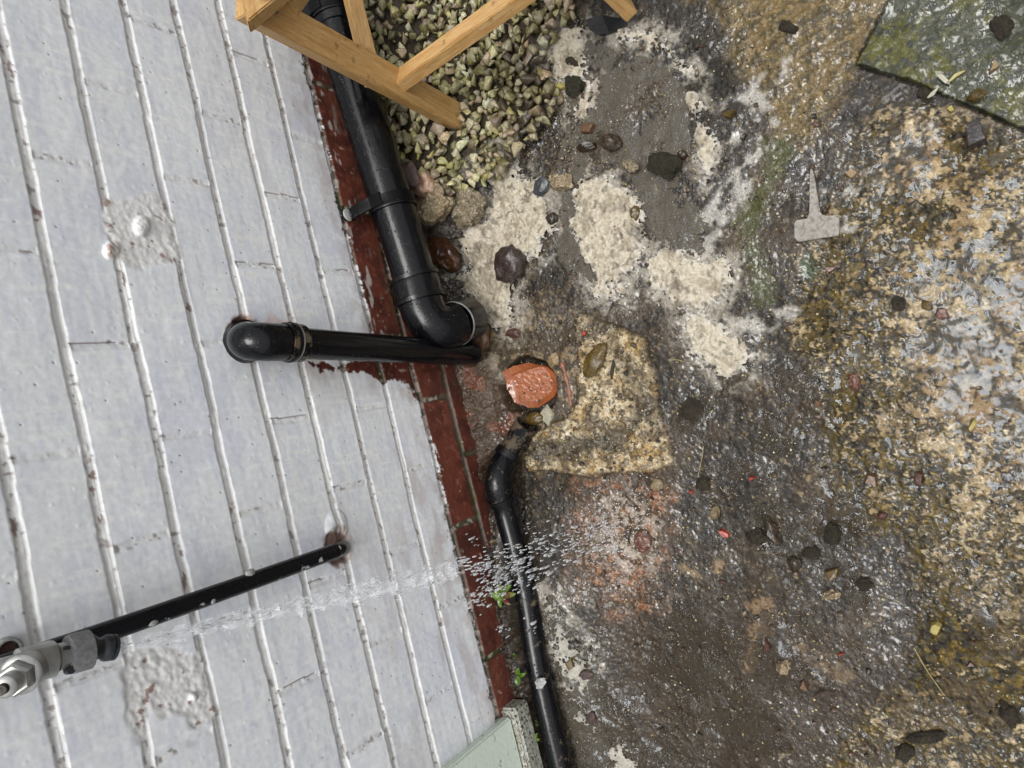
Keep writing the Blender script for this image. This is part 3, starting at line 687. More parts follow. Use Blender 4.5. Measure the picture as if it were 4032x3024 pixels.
def scatter(name, items, mat):
    """items: (pos, (sx,sy,sz), color) -> one mesh of chips"""
    VV, FF, CC = [], [], []; off = 0
    for i, (p, s, c) in enumerate(items):
        V0, F0 = _protos[rnd.randrange(len(_protos))]
        q = Matrix.Rotation(rnd.uniform(0, 6.28), 3, Vector((rnd.gauss(0, 1), rnd.gauss(0, 1), rnd.gauss(0, 1.5))).normalized())
        Q = np.array(q); VV.append((V0*np.array(s))@Q.T+np.array(p)); FF.append(F0+off); CC.append(np.tile(list(c)+[1], (len(V0), 1))); off += len(V0)
    V = np.concatenate(VV); Fa = np.concatenate(FF); Cc = np.concatenate(CC)
    me = bpy.data.meshes.new(name); me.vertices.add(len(V)); me.vertices.foreach_set('co', V.astype(np.float32).reshape(-1))
    me.loops.add(Fa.size); me.loops.foreach_set('vertex_index', Fa.astype(np.int32).reshape(-1))
    me.polygons.add(len(Fa)); me.polygons.foreach_set('loop_start', np.arange(0, Fa.size, 3, dtype=np.int32)); me.polygons.foreach_set('loop_total', np.full(len(Fa), 3, np.int32))
    me.update(); a_ = me.color_attributes.new('Col', 'FLOAT_COLOR', 'POINT'); a_.data.foreach_set('color', np.clip(Cc, 0, 1).astype(np.float32).reshape(-1))
    return link_mesh(name, me, mat, smooth=False)
gpal = [(182, 174, 116), (200, 192, 146), (166, 158, 94), (214, 202, 166), (150, 140, 104), (186, 164, 130), (220, 212, 178), (138, 130, 88), (184, 164, 142), (174, 170, 124), (196, 186, 130), (170, 160, 134)]
def inside(poly, pts): return sdf(poly, pts[:, 0], pts[:, 1])
rs = np.random.RandomState(5)
items = []
P_gr = [(1330, -120), (1380, 100), (1450, 420), (1520, 560), (1590, 700), (1700, 700), (1830, 740), (1960, 690), (2040, 580), (2120, 500), (2180, 400), (2150, 180), (2240, 60), (2300, -120)]
cand = np.stack([rs.uniform(1300, 2320, 11000), rs.uniform(-160, 780, 11000)], 1)
sdv = inside(P_gr, cand); placed = []
cells = {}
for (cu, cv), s_ in zip(cand, sdv):
    if s_ < -8: continue
    thin_ = np.clip((cu-1950)/260, 0, 1)*np.clip((cv-60)/200, 0, 1)
    if rs.rand() < thin_*0.8: continue
    p = G(cu, cv, Z0+0.02)
    for _ in range(5): p = G(cu, cv, Z0+0.02+float(gheap(p[0], p[1])))
    if p[1] > -0.010: continue
    key = (int(p[0]/0.017), int(p[1]/0.017)); n_in = cells.get(key, 0)
    if n_in >= 2: continue
    cells[key] = n_in+1
    sz = rs.uniform(0.0062, 0.0132)*(1 if rs.rand() > .12 else 1.3)
    pz = Z0+float(gheap(p[0], p[1]))+0.010+n_in*0.010+rs.uniform(0, 0.004)+0.006*(1-thin_)
    c = np.minimum(np.array(gpal[rs.randint(len(gpal))])*rs.uniform(0.82, 1.2), 240)
    if cu > 1960: c = c*0.8+np.array([20, 16, 12])
    if rs.rand() < thin_*0.5: c = np.array([86, 74, 56])
    items.append(((p[0], p[1], pz), (sz*rs.uniform(.95, 1.3), sz*rs.uniform(.75, 1), sz*rs.uniform(.6, .85)), gc(*c)))
gravel = scatter('gravel', items, attr_material('gravel_stone', 0.42))
tag(gravel, 'yellow-green limestone chippings heaped by the black pipe', 'gravel', kind='stuff')

items = []
spal = [(222, 205, 150), (235, 225, 195), (196, 176, 120), (120, 104, 84), (60, 54, 46), (104, 78, 62), (90, 80, 66), (150, 120, 84)]
zones = [([(1930, 600), (2900, 0), (3400, 500), (3300, 1400), (3200, 2400), (3400, 3000), (2250, 3000), (2150, 1900), (1900, 1250)], 6500), (P_sur, 1500), ([(3300, 2000), (4000, 2000), (4000, 3000), (3100, 3000)], 600), (P_splash, 500),
         ([(1950, 1330), (2260, 1260), (2420, 1300), (2300, 1450), (2250, 1650), (2080, 1680), (1960, 1600)], 450), ([(2050, 400), (2350, 300), (2450, 560), (2330, 700), (2050, 620)], 600), (soil, 400)]
for poly, n in zones:
    P = np.array(poly); cd = np.stack([rs.uniform(P[:, 0].min(), P[:, 0].max(), n), rs.uniform(P[:, 1].min(), P[:, 1].max(), n)], 1)
    dd = inside(poly, cd)
    for (cu, cv), s_ in zip(cd, dd):
        if s_ < 0: continue
        p = GZ(cu, cv); z = max(p[2], Z0-0.003); big = rs.rand() < 0.10
        sz = (0.0006+0.0014*rs.rand()**2)*(2.6 if big else 1)
        c = np.array(spal[rs.randint(len(spal))]) if not big else np.array(spal[3+rs.randint(4)])
        items.append(((p[0], p[1], z+sz*0.5), (sz*1.3, sz, sz*.8), gc(*c)))
grit = scatter('grit', items, attr_material('grit_stone', 0.35, 0.0004, 900))
tag(grit, 'fine pale grit washed over the wet ground', 'grit', kind='stuff')

# ================================================================== PIPES
MB = black_plastic('black_pipe'); MBr = black_plastic('black_pipe_ring', (12, 12, 14), 0.22); MBd = black_plastic('muddy_black_pipe', dirt=0.35)
MBp = black_plastic('paint_flecked_pipe', (14, 15, 20), 0.22, drops=False, paint=0.5)
M_white = rock_mat('white_paint_blob', (205, 208, 206), (228, 230, 228), 200, 0.4, 0.0004)
M_scr = rock_mat('screw_zinc', (130, 130, 132), (170, 170, 172), 400, 0.3, 0.0002); 
M_arm = black_plastic('black_strap', (10, 10, 12), 0.45, drops=False); M_arm.node_tree.nodes['Principled BSDF'].inputs['Specular IOR Level'].default_value = 0.12
def along(a, b, t): return Vector(lerp(a, b, t))
# --- waste pipe running along the wall foot
yA = -0.058
pa = [WY(1376-0.325*543, 243-543, yA), WY(1376, 243, yA), WY(1550, 778, yA), WY(1612, 1010, yA), WY(1645, 1130, yA)]
A0, A4 = Vector(pa[0]), Vector(pa[4])
rt = thing('waste_pipe', 'fat wet black waste pipe running along the wall foot behind the timber stand', 'pipe', A4)
bm = bmesh.new(); sweep(bm, [along(pa[0], pa[4], t/20) for t in range(21)], 0.0368, 48); from_bm('pipe_run', bm, MB, rt)
dA = (A4-A0).normalized()
M_seal = rock_mat('sealant', (150, 150, 146), (190, 190, 184), 300, 0.5, 0.0006)
def ring_on(name, c, d, r, L, mat, parent, seg=48, prof=None):
    c = Vector(c); d = Vector(d).normalized(); bm = bmesh.new()
    prof = prof or [(-0.5, -0.003), (-0.47, 0), (0.47, 0), (0.5, -0.003)]
    sweep(bm, [c+d*(t*L) for t, _ in prof], [r+q for _, q in prof], seg); return from_bm(name, bm, mat, parent)
sc0 = WY(1638, 1100, yA); E1 = Vector(WY(1655, 1180, yA))
# socket, elbow and short outlet
bm = bmesh.new()
cs = [WY(1632, 1095, yA), WY(1640, 1128, yA), WY(1652, 1180, yA)]
sweep(bm, [cs[0], along(cs[0], cs[1], 0.12), cs[1], cs[2]], [0.0400, 0.0408, 0.0408, 0.0404], 48); from_bm('socket', bm, MB, rt)
ring_on('rib', cs[0], dA, 0.0428, 0.007, MBr, rt); ring_on('rib', cs[2], dA, 0.0425, 0.007, MBr, rt)
bm = bmesh.new()
el = curve_pts([cs[2], WY(1672, 1235, yA-0.002), WY(1706, 1277, yA-0.008), WY(1757, 1288, -0.075), WY(1800, 1272, -0.083)], 36)
sweep(bm, el, 0.0378, 48); from_bm('elbow', bm, MB, rt)
bm = bmesh.new(); o1, o2 = Vector(WY(1788, 1276, -0.081)), Vector(WY(1845, 1257, -0.072)); dd = (o2-o1).normalized()
sweep(bm, [o1, o1+dd*0.002, o2-dd*0.001, o2, o2, o1+dd*0.004], [0.0365, 0.0385, 0.0385, 0.0375, 0.0350, 0.0340], 48); from_bm('outlet', bm, MB, rt)
ring_on('seal', o1+dd*0.0008, dd, 0.0388, 0.0016, M_seal, rt)
# upper socket under the timber
us = WY(1376-0.325*200, 243-200, yA)
ring_on('socket', us, dA, 0.0415, 0.07, MB, rt)
# clip strap with its arm to the wall
def clip(cpx, spx, label):
    w_ = Vector(ray(*cpx)).normalized(); r_ = A0-Vector(CAMP); b_ = dA.dot(w_); c = A0+dA*((b_*w_.dot(r_)-dA.dot(r_))/(1-b_*b_)); s_ = Vector(WY(spx[0], spx[1], -0.004))
    r2 = thing('pipe_clip', label, 'bracket', s_, 'clips holding the fat waste pipe')
    ring_on('band', c, dA, 0.0402, 0.021, M_arm, r2)
    ring_on('band_edge', c+dA*0.0108, dA, 0.0412, 0.0024, MBr, r2)
    up = Vector((0, 0, 1)); top = c+up*0.033+Vector((0, 0.006, 0))
    bm = bmesh.new(); w = dA*0.0100
    path = [c+Vector((0, -0.014, 0.0385)), c+Vector((0, 0.010, 0.0400)), along(c+Vector((0, 0.010, 0.0400)), s_, 0.55)+Vector((0, -0.004, 0)), s_+Vector((0, -0.005, -0.004)), s_+Vector((0, -0.001, 0.008))]
    for off in (0,):
        L_ = []
        for i, p in enumerate(path):
            t = (path[min(i+1, 4)]-path[max(0, i-1)]).normalized(); n_ = t.cross(dA).normalized()*0.0022
            L_.append([bm.verts.new(q) for q in (p-w-n_, p+w-n_, p+w+n_, p-w+n_)])
        for a_, b_ in zip(L_[:-1], L_[1:]):
            for k_ in range(4): bm.faces.new((a_[k_], a_[(k_+1) % 4], b_[(k_+1) % 4], b_[k_]))
        bm.faces.new(L_[0][::-1]); bm.faces.new(L_[-1])
    bmesh.ops.recalc_face_normals(bm, faces=bm.faces); bmesh.ops.bevel(bm, geom=bm.edges[:], offset=0.0007, segments=1, affect='EDGES')
    from_bm('arm', bm, M_arm, r2, smooth=False)
    bm = bmesh.new(); n_ = Vector((0, -1, 0.0)); c0 = s_+Vector((0, -0.004, 0))
    sweep(bm, [c0, c0+n_*0.002, c0+n_*0.003], [0.011, 0.010, 0.006], 20); from_bm('plate', bm, M_white, r2)
    bm = bmesh.new(); sweep(bm, [c0+n_*0.0025, c0+n_*0.0045, c0+n_*0.0055], [0.0045, 0.0042, 0.002], 16); from_bm('screw', bm, M_scr, r2)
    return r2
clip((1556, 800), (1365, 850), 'black strap bracket with a white painted screw in the red brick')
clip((1312, 55), (1145, 150), 'black bracket with white painted end mostly hidden behind the timber leg')

# --- downpipe B: elbow out of the wall, straight down
rt = thing('drain_pipe', 'black pipe leaving a hole in the white wall and dropping down over the red brick', 'pipe', WY(958, 1325, 0.0))
e0 = [WY(965, 1340, 0.02), WY(968, 1340, -0.012), WY(985, 1343, -0.040), WY(1040, 1346, -0.055), WY(1110, 1348, -0.055)]
bm = bmesh.new(); sweep(bm, curve_pts(e0, 36), 0.0250, 40); from_bm('elbow', bm, MB, rt)
bm = bmesh.new(); c0 = Vector(WY(1150, 1349, -0.055)); dB = (Vector(WY(1860, 1395, -0.052))-c0).normalized()
ring_on('coupling', c0, dB, 0.0262, 0.028, MBd, rt); bm.free()
bm = bmesh.new(); p0 = Vector(WY(1110, 1347, -0.055)); p1 = Vector(WY(1858, 1394, -0.052))
sweep(bm, [p0]+[along(p0, p1, t/12) for t in range(1, 12)]+[p1, p1, p1-dB*0.03], [0.0215]*13+[0.0192, 0.0188], 40); from_bm('pipe_run', bm, MB, rt)
ring_on('rib', WY(1140, 1348, -0.055), dB, 0.0275, 0.004, MBr, rt)
ring_on('seal', WY(1152, 1348, -0.055), dB, 0.0270, 0.0022, M_seal, rt)
ring_on('wall_collar', Vector(WY(966, 1345, -0.006)), Vector((0.05, -1, 0)), 0.0285, 0.020, MBr, rt)
bm = bmesh.new(); cpt = Vector(WY(962, 1404, -0.030)); sweep(bm, [cpt+Vector((0, -0.001, 0)), cpt+Vector((0, -0.003, 0))], [0.005, 0.003], 12); from_bm('paint_blob', bm, M_white, rt)

# --- ground pipe C
def PC(u_, v_):
    # centre line: about 5 cm out from the wall, falling towards the gully
    yy = np.interp(v_, [1560, 1660, 1800, 2010, 2320, 2624, 3024, 3300], [-9, -9, -0.062, -0.044, -0.046, -0.047, -0.050, -0.052])
    p = WY(u_, v_, yy) if v_ > 1790 else None
    z_ = -0.118 if p is None else min(p[2], 9)
    if p is None or p[2] < -0.120: p = G(u_, v_, -0.120)
    return p
ZC = -0.120
rt = thing('waste_pipe', 'muddy black pipe lying on the ground and bending towards the gully', 'pipe', PC(1990, 1900))
pc = [PC(2208+60, 3024+260), PC(2208, 3024), PC(2117, 2624), PC(2067, 2320), PC(1996, 2040), PC(1972, 1960)]
bm = bmesh.new(); sweep(bm, curve_pts(pc, 50), 0.0200, 40); from_bm('pipe_run', bm, black_plastic('ground_pipe', dirt=0.08), rt)
pe = curve_pts([PC(1976, 1975), PC(1960, 1905), PC(1972, 1845), PC(2000, 1790)], 20)
bm = bmesh.new(); sweep(bm, pe, 0.0235, 40); from_bm('elbow', bm, black_plastic('elbow_black', dirt=0.16), rt)
for q0, q1 in (((1979, 1975), (1968, 1950)), ((1963, 1922), (1962, 1902)), ((1990, 1803), (2008, 1778))):
    a_, b_ = Vector(PC(*q0)), Vector(PC(*q1)); ring_on('rib', (a_+b_)/2, b_-a_, 0.0252, (b_-a_).length, MBr, rt)
pt0, pt1 = Vector(PC(2003, 1785)), Vector(PC(2072, 1668)); dC = (pt1-pt0).normalized()
bm = bmesh.new(); sweep(bm, [pt0, along(pt0, pt1, .5), pt1, pt1, pt1-dC*0.03], [0.0205, 0.0205, 0.0205, 0.0180, 0.0175], 40); from_bm('end_pipe', bm, black_plastic('end_black', dirt=0.5, dirtc=(104, 90, 74)), rt)
o = stone('paint_blob', 2130, 2686, 20, 20, 0, 0.010, M_white, None, None, z=float(PC(2130, 2686)[2])+0.017, angular=0.3, rough=0.25); 
del_keys = [k_ for k_ in ('label', 'category') if k_ in o.keys()]
o.parent = rt; o.matrix_parent_inverse = Matrix.Translation(-rt.location)

# --- thin overflow tube D
rt = thing('overflow_pipe', 'thin black tube flecked with white paint slanting across the white wall', 'pipe', WY(1335, 2158, 0))
yD = -0.030
pd = [WY(-120, 2668, yD), WY(420, 2488, yD), WY(900, 2320, yD), WY(1270, 2188, yD), WY(1325, 2168, yD+0.002), WY(1346, 2160, yD+0.014), WY(1352, 2157, 0.012)]
bm = bmesh.new(); sweep(bm, curve_pts(pd, 60), 0.0105, 28); from_bm('tube', bm, MBp, rt)
rb = []
for (bu, bv, l_) in ((985, 2255, 20), (965, 2300, 16), (790, 2372, 24), (835, 2362, 14), (600, 2448, 20), (1334, 2160, 7)):
    c = Vector(WY(bu, bv, yD-0.006)); dD = (Vector(pd[2])-Vector(pd[1])).normalized()
    bm = bmesh.new(); bmesh.ops.create_icosphere(bm, subdivisions=3, radius=1)
    for q in bm.verts:
        p = q.co.copy(); q.co = c+dD*(p.x*l_*0.00032)+Vector((0, 0, 1)).cross(dD).normalized()*p.y*0.004+dD.cross(Vector((0, 1, 0))).normalized()*p.z*0.0045*(1+0.5*mnoise.noise(p*3+c*100))
    from_bm('paint_fleck', bm, M_white, rt)

# ================================================================== TAP
a = M('weathered_chrome'); ob = a.obj()
a.l(a.mixc(a.noise(90, 5, ob), (0.20, 0.20, 0.19, 1), (0.52, 0.52, 0.50, 1)), a.b.inputs['Base Color']); a.set('Metallic', 0.75)
a.l(a.ramp(a.noise(60, 4, ob), [(0.3, (0.28,)*3), (0.7, (0.5,)*3)]), a.b.inputs['Roughness']); a.bump(a.noise(200, 3, ob), 0.3, 0.0008)
M_tap = a.m
M_col = rock_mat('grey_plastic', (152, 152, 155), (172, 172, 175), 80, 0.5, 0.0003)
M_hose = rock_mat('dark_hose_plastic', (46, 50, 58), (66, 72, 80), 120, 0.35, 0.0003)
yT = -0.105
def TP(u_, v_): return Vector(WY(u_, v_, yT))
rt = thing('garden_tap', 'grey metal outdoor tap with black hose connector pouring water', 'tap', TP(150, 2610))
t0, t1 = TP(270, 2578), TP(352, 2556); dT = (t1-t0).normalized()
ax0 = TP(60, 2632)
bm = bmesh.new(); sweep(bm, [ax0, along(ax0, t0, 0.05), along(ax0, t0, 0.7), along(ax0, t0, 0.78), t0], [0.010, 0.0150, 0.0150, 0.0115, 0.0110], 36); from_bm('body', bm, M_tap, rt)
bm = bmesh.new(); sweep(bm, [t0-dT*0.002, t0, t0+dT*0.003, t0+dT*0.016, t1], [0.010, 0.0160, 0.0168, 0.0168, 0.0160], 60)
for i_, q in enumerate(bm.verts):
    pass
from_bm('collar', bm, M_col, rt)
n0, n1_ = TP(352, 2556), TP(455, 2548)
dN = (n1_-n0).normalized(); LN = (n1_-n0).length
prof = [(-0.05, .0125), (0.05, .0125), (0.25, .0095), (0.42, .0088), (0.50, .0105), (0.60, .0115), (0.78, .0115), (0.80, .0098), (0.84, .0098), (0.86, .0112), (0.97, .0112), (1.0, .0100), (1.0, .0070), (0.7, .0065)]
bm = bmesh.new(); sweep(bm, [n0+dN*(t*LN) for t, _ in prof], [r for _, r in prof], 36); from_bm('hose_connector', bm, M_hose, rt)
# hexagonal gland with spindle, standing out of the body towards the viewer
g0 = TP(118, 2628); gd = (Vector((-0.10, -0.72, 0.66))).normalized()
bm = bmesh.new(); sweep(bm, [g0, g0+gd*0.016, g0+gd*0.018], [0.0160, 0.0160, 0.0135], 40); from_bm('bonnet', bm, M_tap, rt)
bm = bmesh.new(); sweep(bm, [g0+gd*0.018, g0+gd*0.019, g0+gd*0.027, g0+gd*0.0285], [0.0118, 0.0135, 0.0135, 0.0115], 6); from_bm('hex_nut', bm, M_tap, rt, smooth=False)
bm = bmesh.new(); sweep(bm, [g0+gd*0.028, g0+gd*0.040, g0+gd*0.042], [0.0085, 0.0085, 0.006], 32); from_bm('spindle', bm, M_tap, rt)
bm = bmesh.new(); sweep(bm, [g0+gd*0.040, g0+gd*0.046], [0.0045, 0.004], 24); from_bm('spindle_end', bm, rock_mat('dark_brass', (52, 44, 38), (80, 66, 50), 200, 0.4), rt)
for bu, bv in ((246, 2558), (262, 2640)):
    c = TP(bu, bv)+Vector((0, -0.006, 0)); bm = bmesh.new(); sweep(bm, [c-Vector((0, 0.004, 0)), c+Vector((0, 0.004, 0))][::-1], [0.0034, 0.003], 16); from_bm('screw', bm, M_hose, rt)
# inlet running back into the wall, out of frame
i0 = TP(60, 2632); i1 = Vector(WY(-260, 2700, 0.01))
bm = bmesh.new(); sweep(bm, curve_pts([i0, i0+Vector((0.002, 0.02, 0.03)), Vector((i1.x, -0.04, i1.z)), i1], 24), 0.011, 28); from_bm('inlet', bm, M_tap, rt)
# rusty fixing in the wall left of the tap
M_rust = rock_mat('rust', (96, 52, 34), (60, 40, 34), 200, 0.6, 0.001)
rt = thing('wall_fixing', 'rusty bolt end in a white painted collar behind the tap', 'bolt', WY(25, 2567, 0))
c = Vector(WY(25, 2562, 0.0)); n_ = Vector((0, -1, 0))
bm = bmesh.new(); sweep(bm, [c, c+n_*0.006, c+n_*0.008, c+n_*0.008, c+n_*0.003], [0.0125, 0.0120, 0.0105, 0.0085, 0.0085], 28); from_bm('collar', bm, M_white, rt)
bm = bmesh.new(); sweep(bm, [c+n_*0.002, c+n_*0.0065], [0.0082, 0.0075], 24); from_bm('bolt', bm, M_rust, rt)

# ================================================================== WATER FALLING
a = M('falling_water'); a.set('Base Color', (0.93, 0.95, 0.97, 1)); a.set('Roughness', 0.05); a.set('IOR', 1.33); a.set('Transmission Weight', 0.75); a.set('Specular IOR Level', 1.0)
M_drop = a.m
N0 = n1_; tgt = Vector(G(2440, 2090)); 
rs = np.random.RandomState(9)
V0, F0 = None, None
bm = bmesh.new(); bmesh.ops.create_icosphere(bm, subdivisions=1, radius=1); bm.verts.ensure_lookup_table()
V0 = np.array([q.co[:] for q in bm.verts]); F0 = np.array([[q.index for q in f.verts] for f in bm.faces]); bm.free()
VV, FF, off = [], [], 0
def drop(p, d, L, w):
    global off
    d = Vector(d).normalized(); s_ = d.orthogonal().normalized(); b_ = d.cross(s_); Q = np.array([d[:], s_[:], b_[:]])
    VV.append((V0*np.array([L, w, w]))@Q+np.array(p)); FF.append(F0+off); off += len(V0)
def jet(t): return N0.lerp(tgt, t)+Vector((0, -1, 0))*0.03*math.sin(t*3.14)*0.5
for i in range(480):
    t = rs.rand()**0.85; spread = 0.004+0.030*t**1.3
    p = jet(t)+Vector(rs.normal(0, 1, 3))*spread*0.55
    d = tgt-N0+Vector(rs.normal(0, 1, 3))*0.04
    big = rs.rand() < 0.12*t
    w = rs.uniform(0.0006, 0.0015)*(1.6 if big else 1); drop(p, d, w*rs.uniform(2.5, 6), w*0.9)
# the unbroken part of the stream below the connector
stream = []
for i in range(60):
    t = i/59*0.50; stream.append(jet(t))
bmS = bmesh.new(); sweep(bmS, stream, [0.0058+0.0065*(i/59)+0.0016*math.sin(i*1.7)+0.001*math.sin(i*3.1) for i in range(60)], 28)
for q in bmS.verts: q.co += Vector((mnoise.noise(q.co*160), mnoise.noise(q.co*160+Vector((9, 0, 0))), mnoise.noise(q.co*160+Vector((0, 9, 0)))))*0.0035
a = M('stream_water'); ob = a.obj(); a.t.nodes.remove(a.b)
mp = a.n('ShaderNodeMapping'); mp.inputs['Scale'].default_value = (1, 1, 0.12); a.l(ob, mp.inputs[0])
n1 = a.noise(130, 4, mp.outputs[0], 0.65); tr = a.n('ShaderNodeBsdfTransparent'); df = a.n('ShaderNodeBsdfPrincipled'); df.inputs['Base Color'].default_value = (0.86, 0.88, 0.90, 1); df.inputs['Roughness'].default_value = 0.15
bp = a.n('ShaderNodeBump'); bp.inputs['Distance'].default_value = 0.003; a.l(n1, bp.inputs['Height']); a.l(bp.outputs[0], df.inputs['Normal'])
mx = a.n('ShaderNodeMixShader'); a.l(a.ramp(n1, [(0.40, (0.02,)*3), (0.70, (0.45,)*3)]), mx.inputs[0]); a.l(tr.outputs[0], mx.inputs[1]); a.l(df.outputs[0], mx.inputs[2]); a.l(mx.outputs[0], a.o.inputs[0])
tag(from_bm('water_stream', bmS, a.m), 'pale stream of water pouring down from the hose connector past the wall', 'water', kind='stuff')
# spray that strikes the ground pipe
hit = Vector(PC(2010, 2240))+Vector((0, -0.01, 0.02))
for i in range(240):
    if i % 9 == 0: cc_ = hit+Vector(rs.normal(0, 1, 3)*np.array([0.026, 0.046, 0.026]))+Vector((0, 0, 0.015))
    p = cc_+Vector(rs.normal(0, 1, 3)*0.006); w = 0.0006+0.0019*rs.rand()**3; drop(p, (0.05, -0.1, -1), w*rs.uniform(2.5, 5.5), w)
for i in range(110):
    t = rs.rand(); p = Vector(WY(1850, 2385, -0.08)).lerp(hit, t)+Vector(rs.normal(0, 1, 3))*0.007; w = rs.uniform(0.0007, 0.0017); drop(p, (0.05, -0.1, -1), w*rs.uniform(2, 4), w)
for i in range(150):
    p = Vector(G(rs.uniform(2060, 2420), rs.normal(2130, 45), Z0+rs.uniform(0.005, 0.07))); w = 0.0005+0.0015*rs.rand()**3; drop(p, (0.05, -0.25, -1), w*rs.uniform(2.5, 6), w)
for i in range(320):
    g_ = Vector(G(rs.normal(2430, 90), rs.normal(2090, 110), Z0+rs.uniform(0.002, 0.02))); w = rs.uniform(0.0006, 0.0013); drop(g_, (rs.normal(), rs.normal(), 1), w*1.3, w)
V = np.concatenate(VV); Fa = np.concatenate(FF)
me = bpy.data.meshes.new('water_spray'); me.from_pydata(V.tolist(), [], Fa.tolist()); o = link_mesh('water_spray', me, M_drop)
tag(o, 'water drops falling from the hose connector and splashing on the ground', 'water', kind='stuff')

# ================================================================== TIMBER STAND
a = M('oiled_timber'); ob = a.obj(); mp = a.n('ShaderNodeMapping'); mp.inputs['Scale'].default_value = (5, 60, 60); a.l(ob, mp.inputs[0])
n1 = a.noise(3.2, 6, mp.outputs[0], 0.6); mp2 = a.n('ShaderNodeMapping'); mp2.inputs['Scale'].default_value = (18, 160, 160); a.l(ob, mp2.inputs[0]); n2 = a.noise(4, 3, mp2.outputs[0])
c_ = a.ramp(n1, [(0.3, sc(214, 160, 92)), (0.5, sc(238, 190, 122)), (0.72, sc(250, 212, 150))])
c_ = a.mixc(0.5, c_, a.ramp(n2, [(0.35, (0.7, 0.62, 0.55)), (0.6, (1.1, 1.1, 1.1))]), 'MULTIPLY')
c_ = a.mixc(a.ramp(a.noise(45, 4, ob), [(0.63, (0, 0, 0)), (0.72, (0.7, 0.7, 0.7))]), c_, sc(150, 106, 62))
c_ = a.mixc(a.ramp(a.noise(520, 1, ob), [(0.745, (0, 0, 0)), (0.76, (1, 1, 1))]), c_, sc(225, 190, 130))
a.l(c_, a.b.inputs['Base Color']); a.l(a.ramp(n1, [(0.3, (0.3,)*3), (0.7, (0.5,)*3)]), a.b.inputs['Roughness']); a.bump(n2, 0.35, 0.0010); a.bump(a.noise(380, 1, ob), 0.3, 0.0008)
M_wood = a.m
foot = Vector(G(1788, 455, -0.112)); 
topp = Vector(WY(1000, 28, foot.y-0.012))
rt = thing('timber_stand', 'honey coloured wooden stand with braced legs standing in the gravel', 'stand', foot)
dL = (topp-foot).normalized(); ext = topp+dL*0.02
nface = (Vector(CAMP)-(foot+topp)/2).normalized()
side = dL.cross(nface).normalized()
nf2 = (nface*0.90+side*0.42).normalized()
beam('leg', foot-dL*0.012, ext, 0.046, 0.021, nf2, M_wood, rt)
def on_leg(u_, v_):
    """the point of the leg's axis nearest to the view line"""
    w = Vector(ray(u_, v_)).normalized(); C0 = Vector(CAMP); r_ = foot-C0; b_ = dL.dot(w); d_ = dL.dot(r_); e_ = w.dot(r_)
    s_ = (b_*e_-d_)/(1-b_*b_); return foot+dL*s_
J = on_leg(1560, 300)-nf2*0.020
# cross stretcher to the front leg and the one along the wall
far_foot = Vector(G(2470, 30, -0.128))
E2 = CAMP+ray(2120, -70)*((J.z+0.01-CAMP[2])/ray(2120, -70)[2])
beam('stretcher', J+(Vector(E2)-J).normalized()*0.005, J+(Vector(E2)-J)*1.25, 0.030, 0.022, (Vector((0.35, 0.1, 1))), M_wood, rt)
K = on_leg(1500, 225)-nf2*0.021; E1_ = Vector(WY(1375, -60, K.y+0.005))
beam('stretcher', K-(E1_-K).normalized()*0.012, K+(E1_-K)*1.3, 0.026, 0.020, (Vector((0.0, -1, 0.5))), M_wood, rt)
L2a = far_foot; L2b = far_foot+Vector((0.10, 0.03, 0.42)); 
beam('leg', L2a, L2b, 0.046, 0.021, (0.3, -0.4, 0.8), M_wood, rt)
# top rail stub and board corner
t_w = on_leg(1085, 15)
rE = Vector(WY(1190, -60, t_w.y-0.012)); rS = Vector(WY(1135, 15, t_w.y-0.01))
beam('rail', rS+(rS-rE).normalized()*0.008, rE+(rE-rS)*1.6, 0.030, 0.022, (0.1, -0.6, 0.8), M_wood, rt)
bz = Vector(WY(975, 82, topp.y-0.018)); k1 = Vector(WY(1090, -12, topp.y-0.018-0.02)); k2 = Vector(WY(935, -40, topp.y-0.018+0.012))
ea = (k1-bz); eb = (k2-bz)
bm = bmesh.new(); nn = ea.cross(eb).normalized()
if nn.dot(Vector(CAMP)-bz) < 0: nn = -nn
th = 0.020
lo = [bz, bz+ea*1.5, bz+ea*1.5+eb*1.6, bz+eb*1.6]; vs = [bm.verts.new(q) for q in lo]+[bm.verts.new(q-nn*th) for q in lo]
for f in ((0, 1, 2, 3), (7, 6, 5, 4), (0, 4, 5, 1), (1, 5, 6, 2), (2, 6, 7, 3), (3, 7, 4, 0)): bm.faces.new([vs[i] for i in f])
bmesh.ops.recalc_face_normals(bm, faces=bm.faces); bmesh.ops.bevel(bm, geom=bm.edges[:], offset=0.0018, segments=2, affect='EDGES')
from_bm('top_board', bm, M_wood, rt, smooth=False)
for (su, sv) in ((1083, 44), (1536, 320)):
    c = on_leg(su, sv); w = Vector(ray(su, sv)); 
    # put the screw head on the leg's near face
    dd_ = (c-Vector(CAMP)).dot(nf2)+0.0105; c = Vector(CAMP)+w*(dd_/w.dot(nf2))
    bm = bmesh.new(); sweep(bm, [c-nf2*0.001, c+nf2*0.0008, c+nf2*0.001], [0.0042, 0.0040, 0.002], 18); from_bm('screw', bm, M_scr, rt)

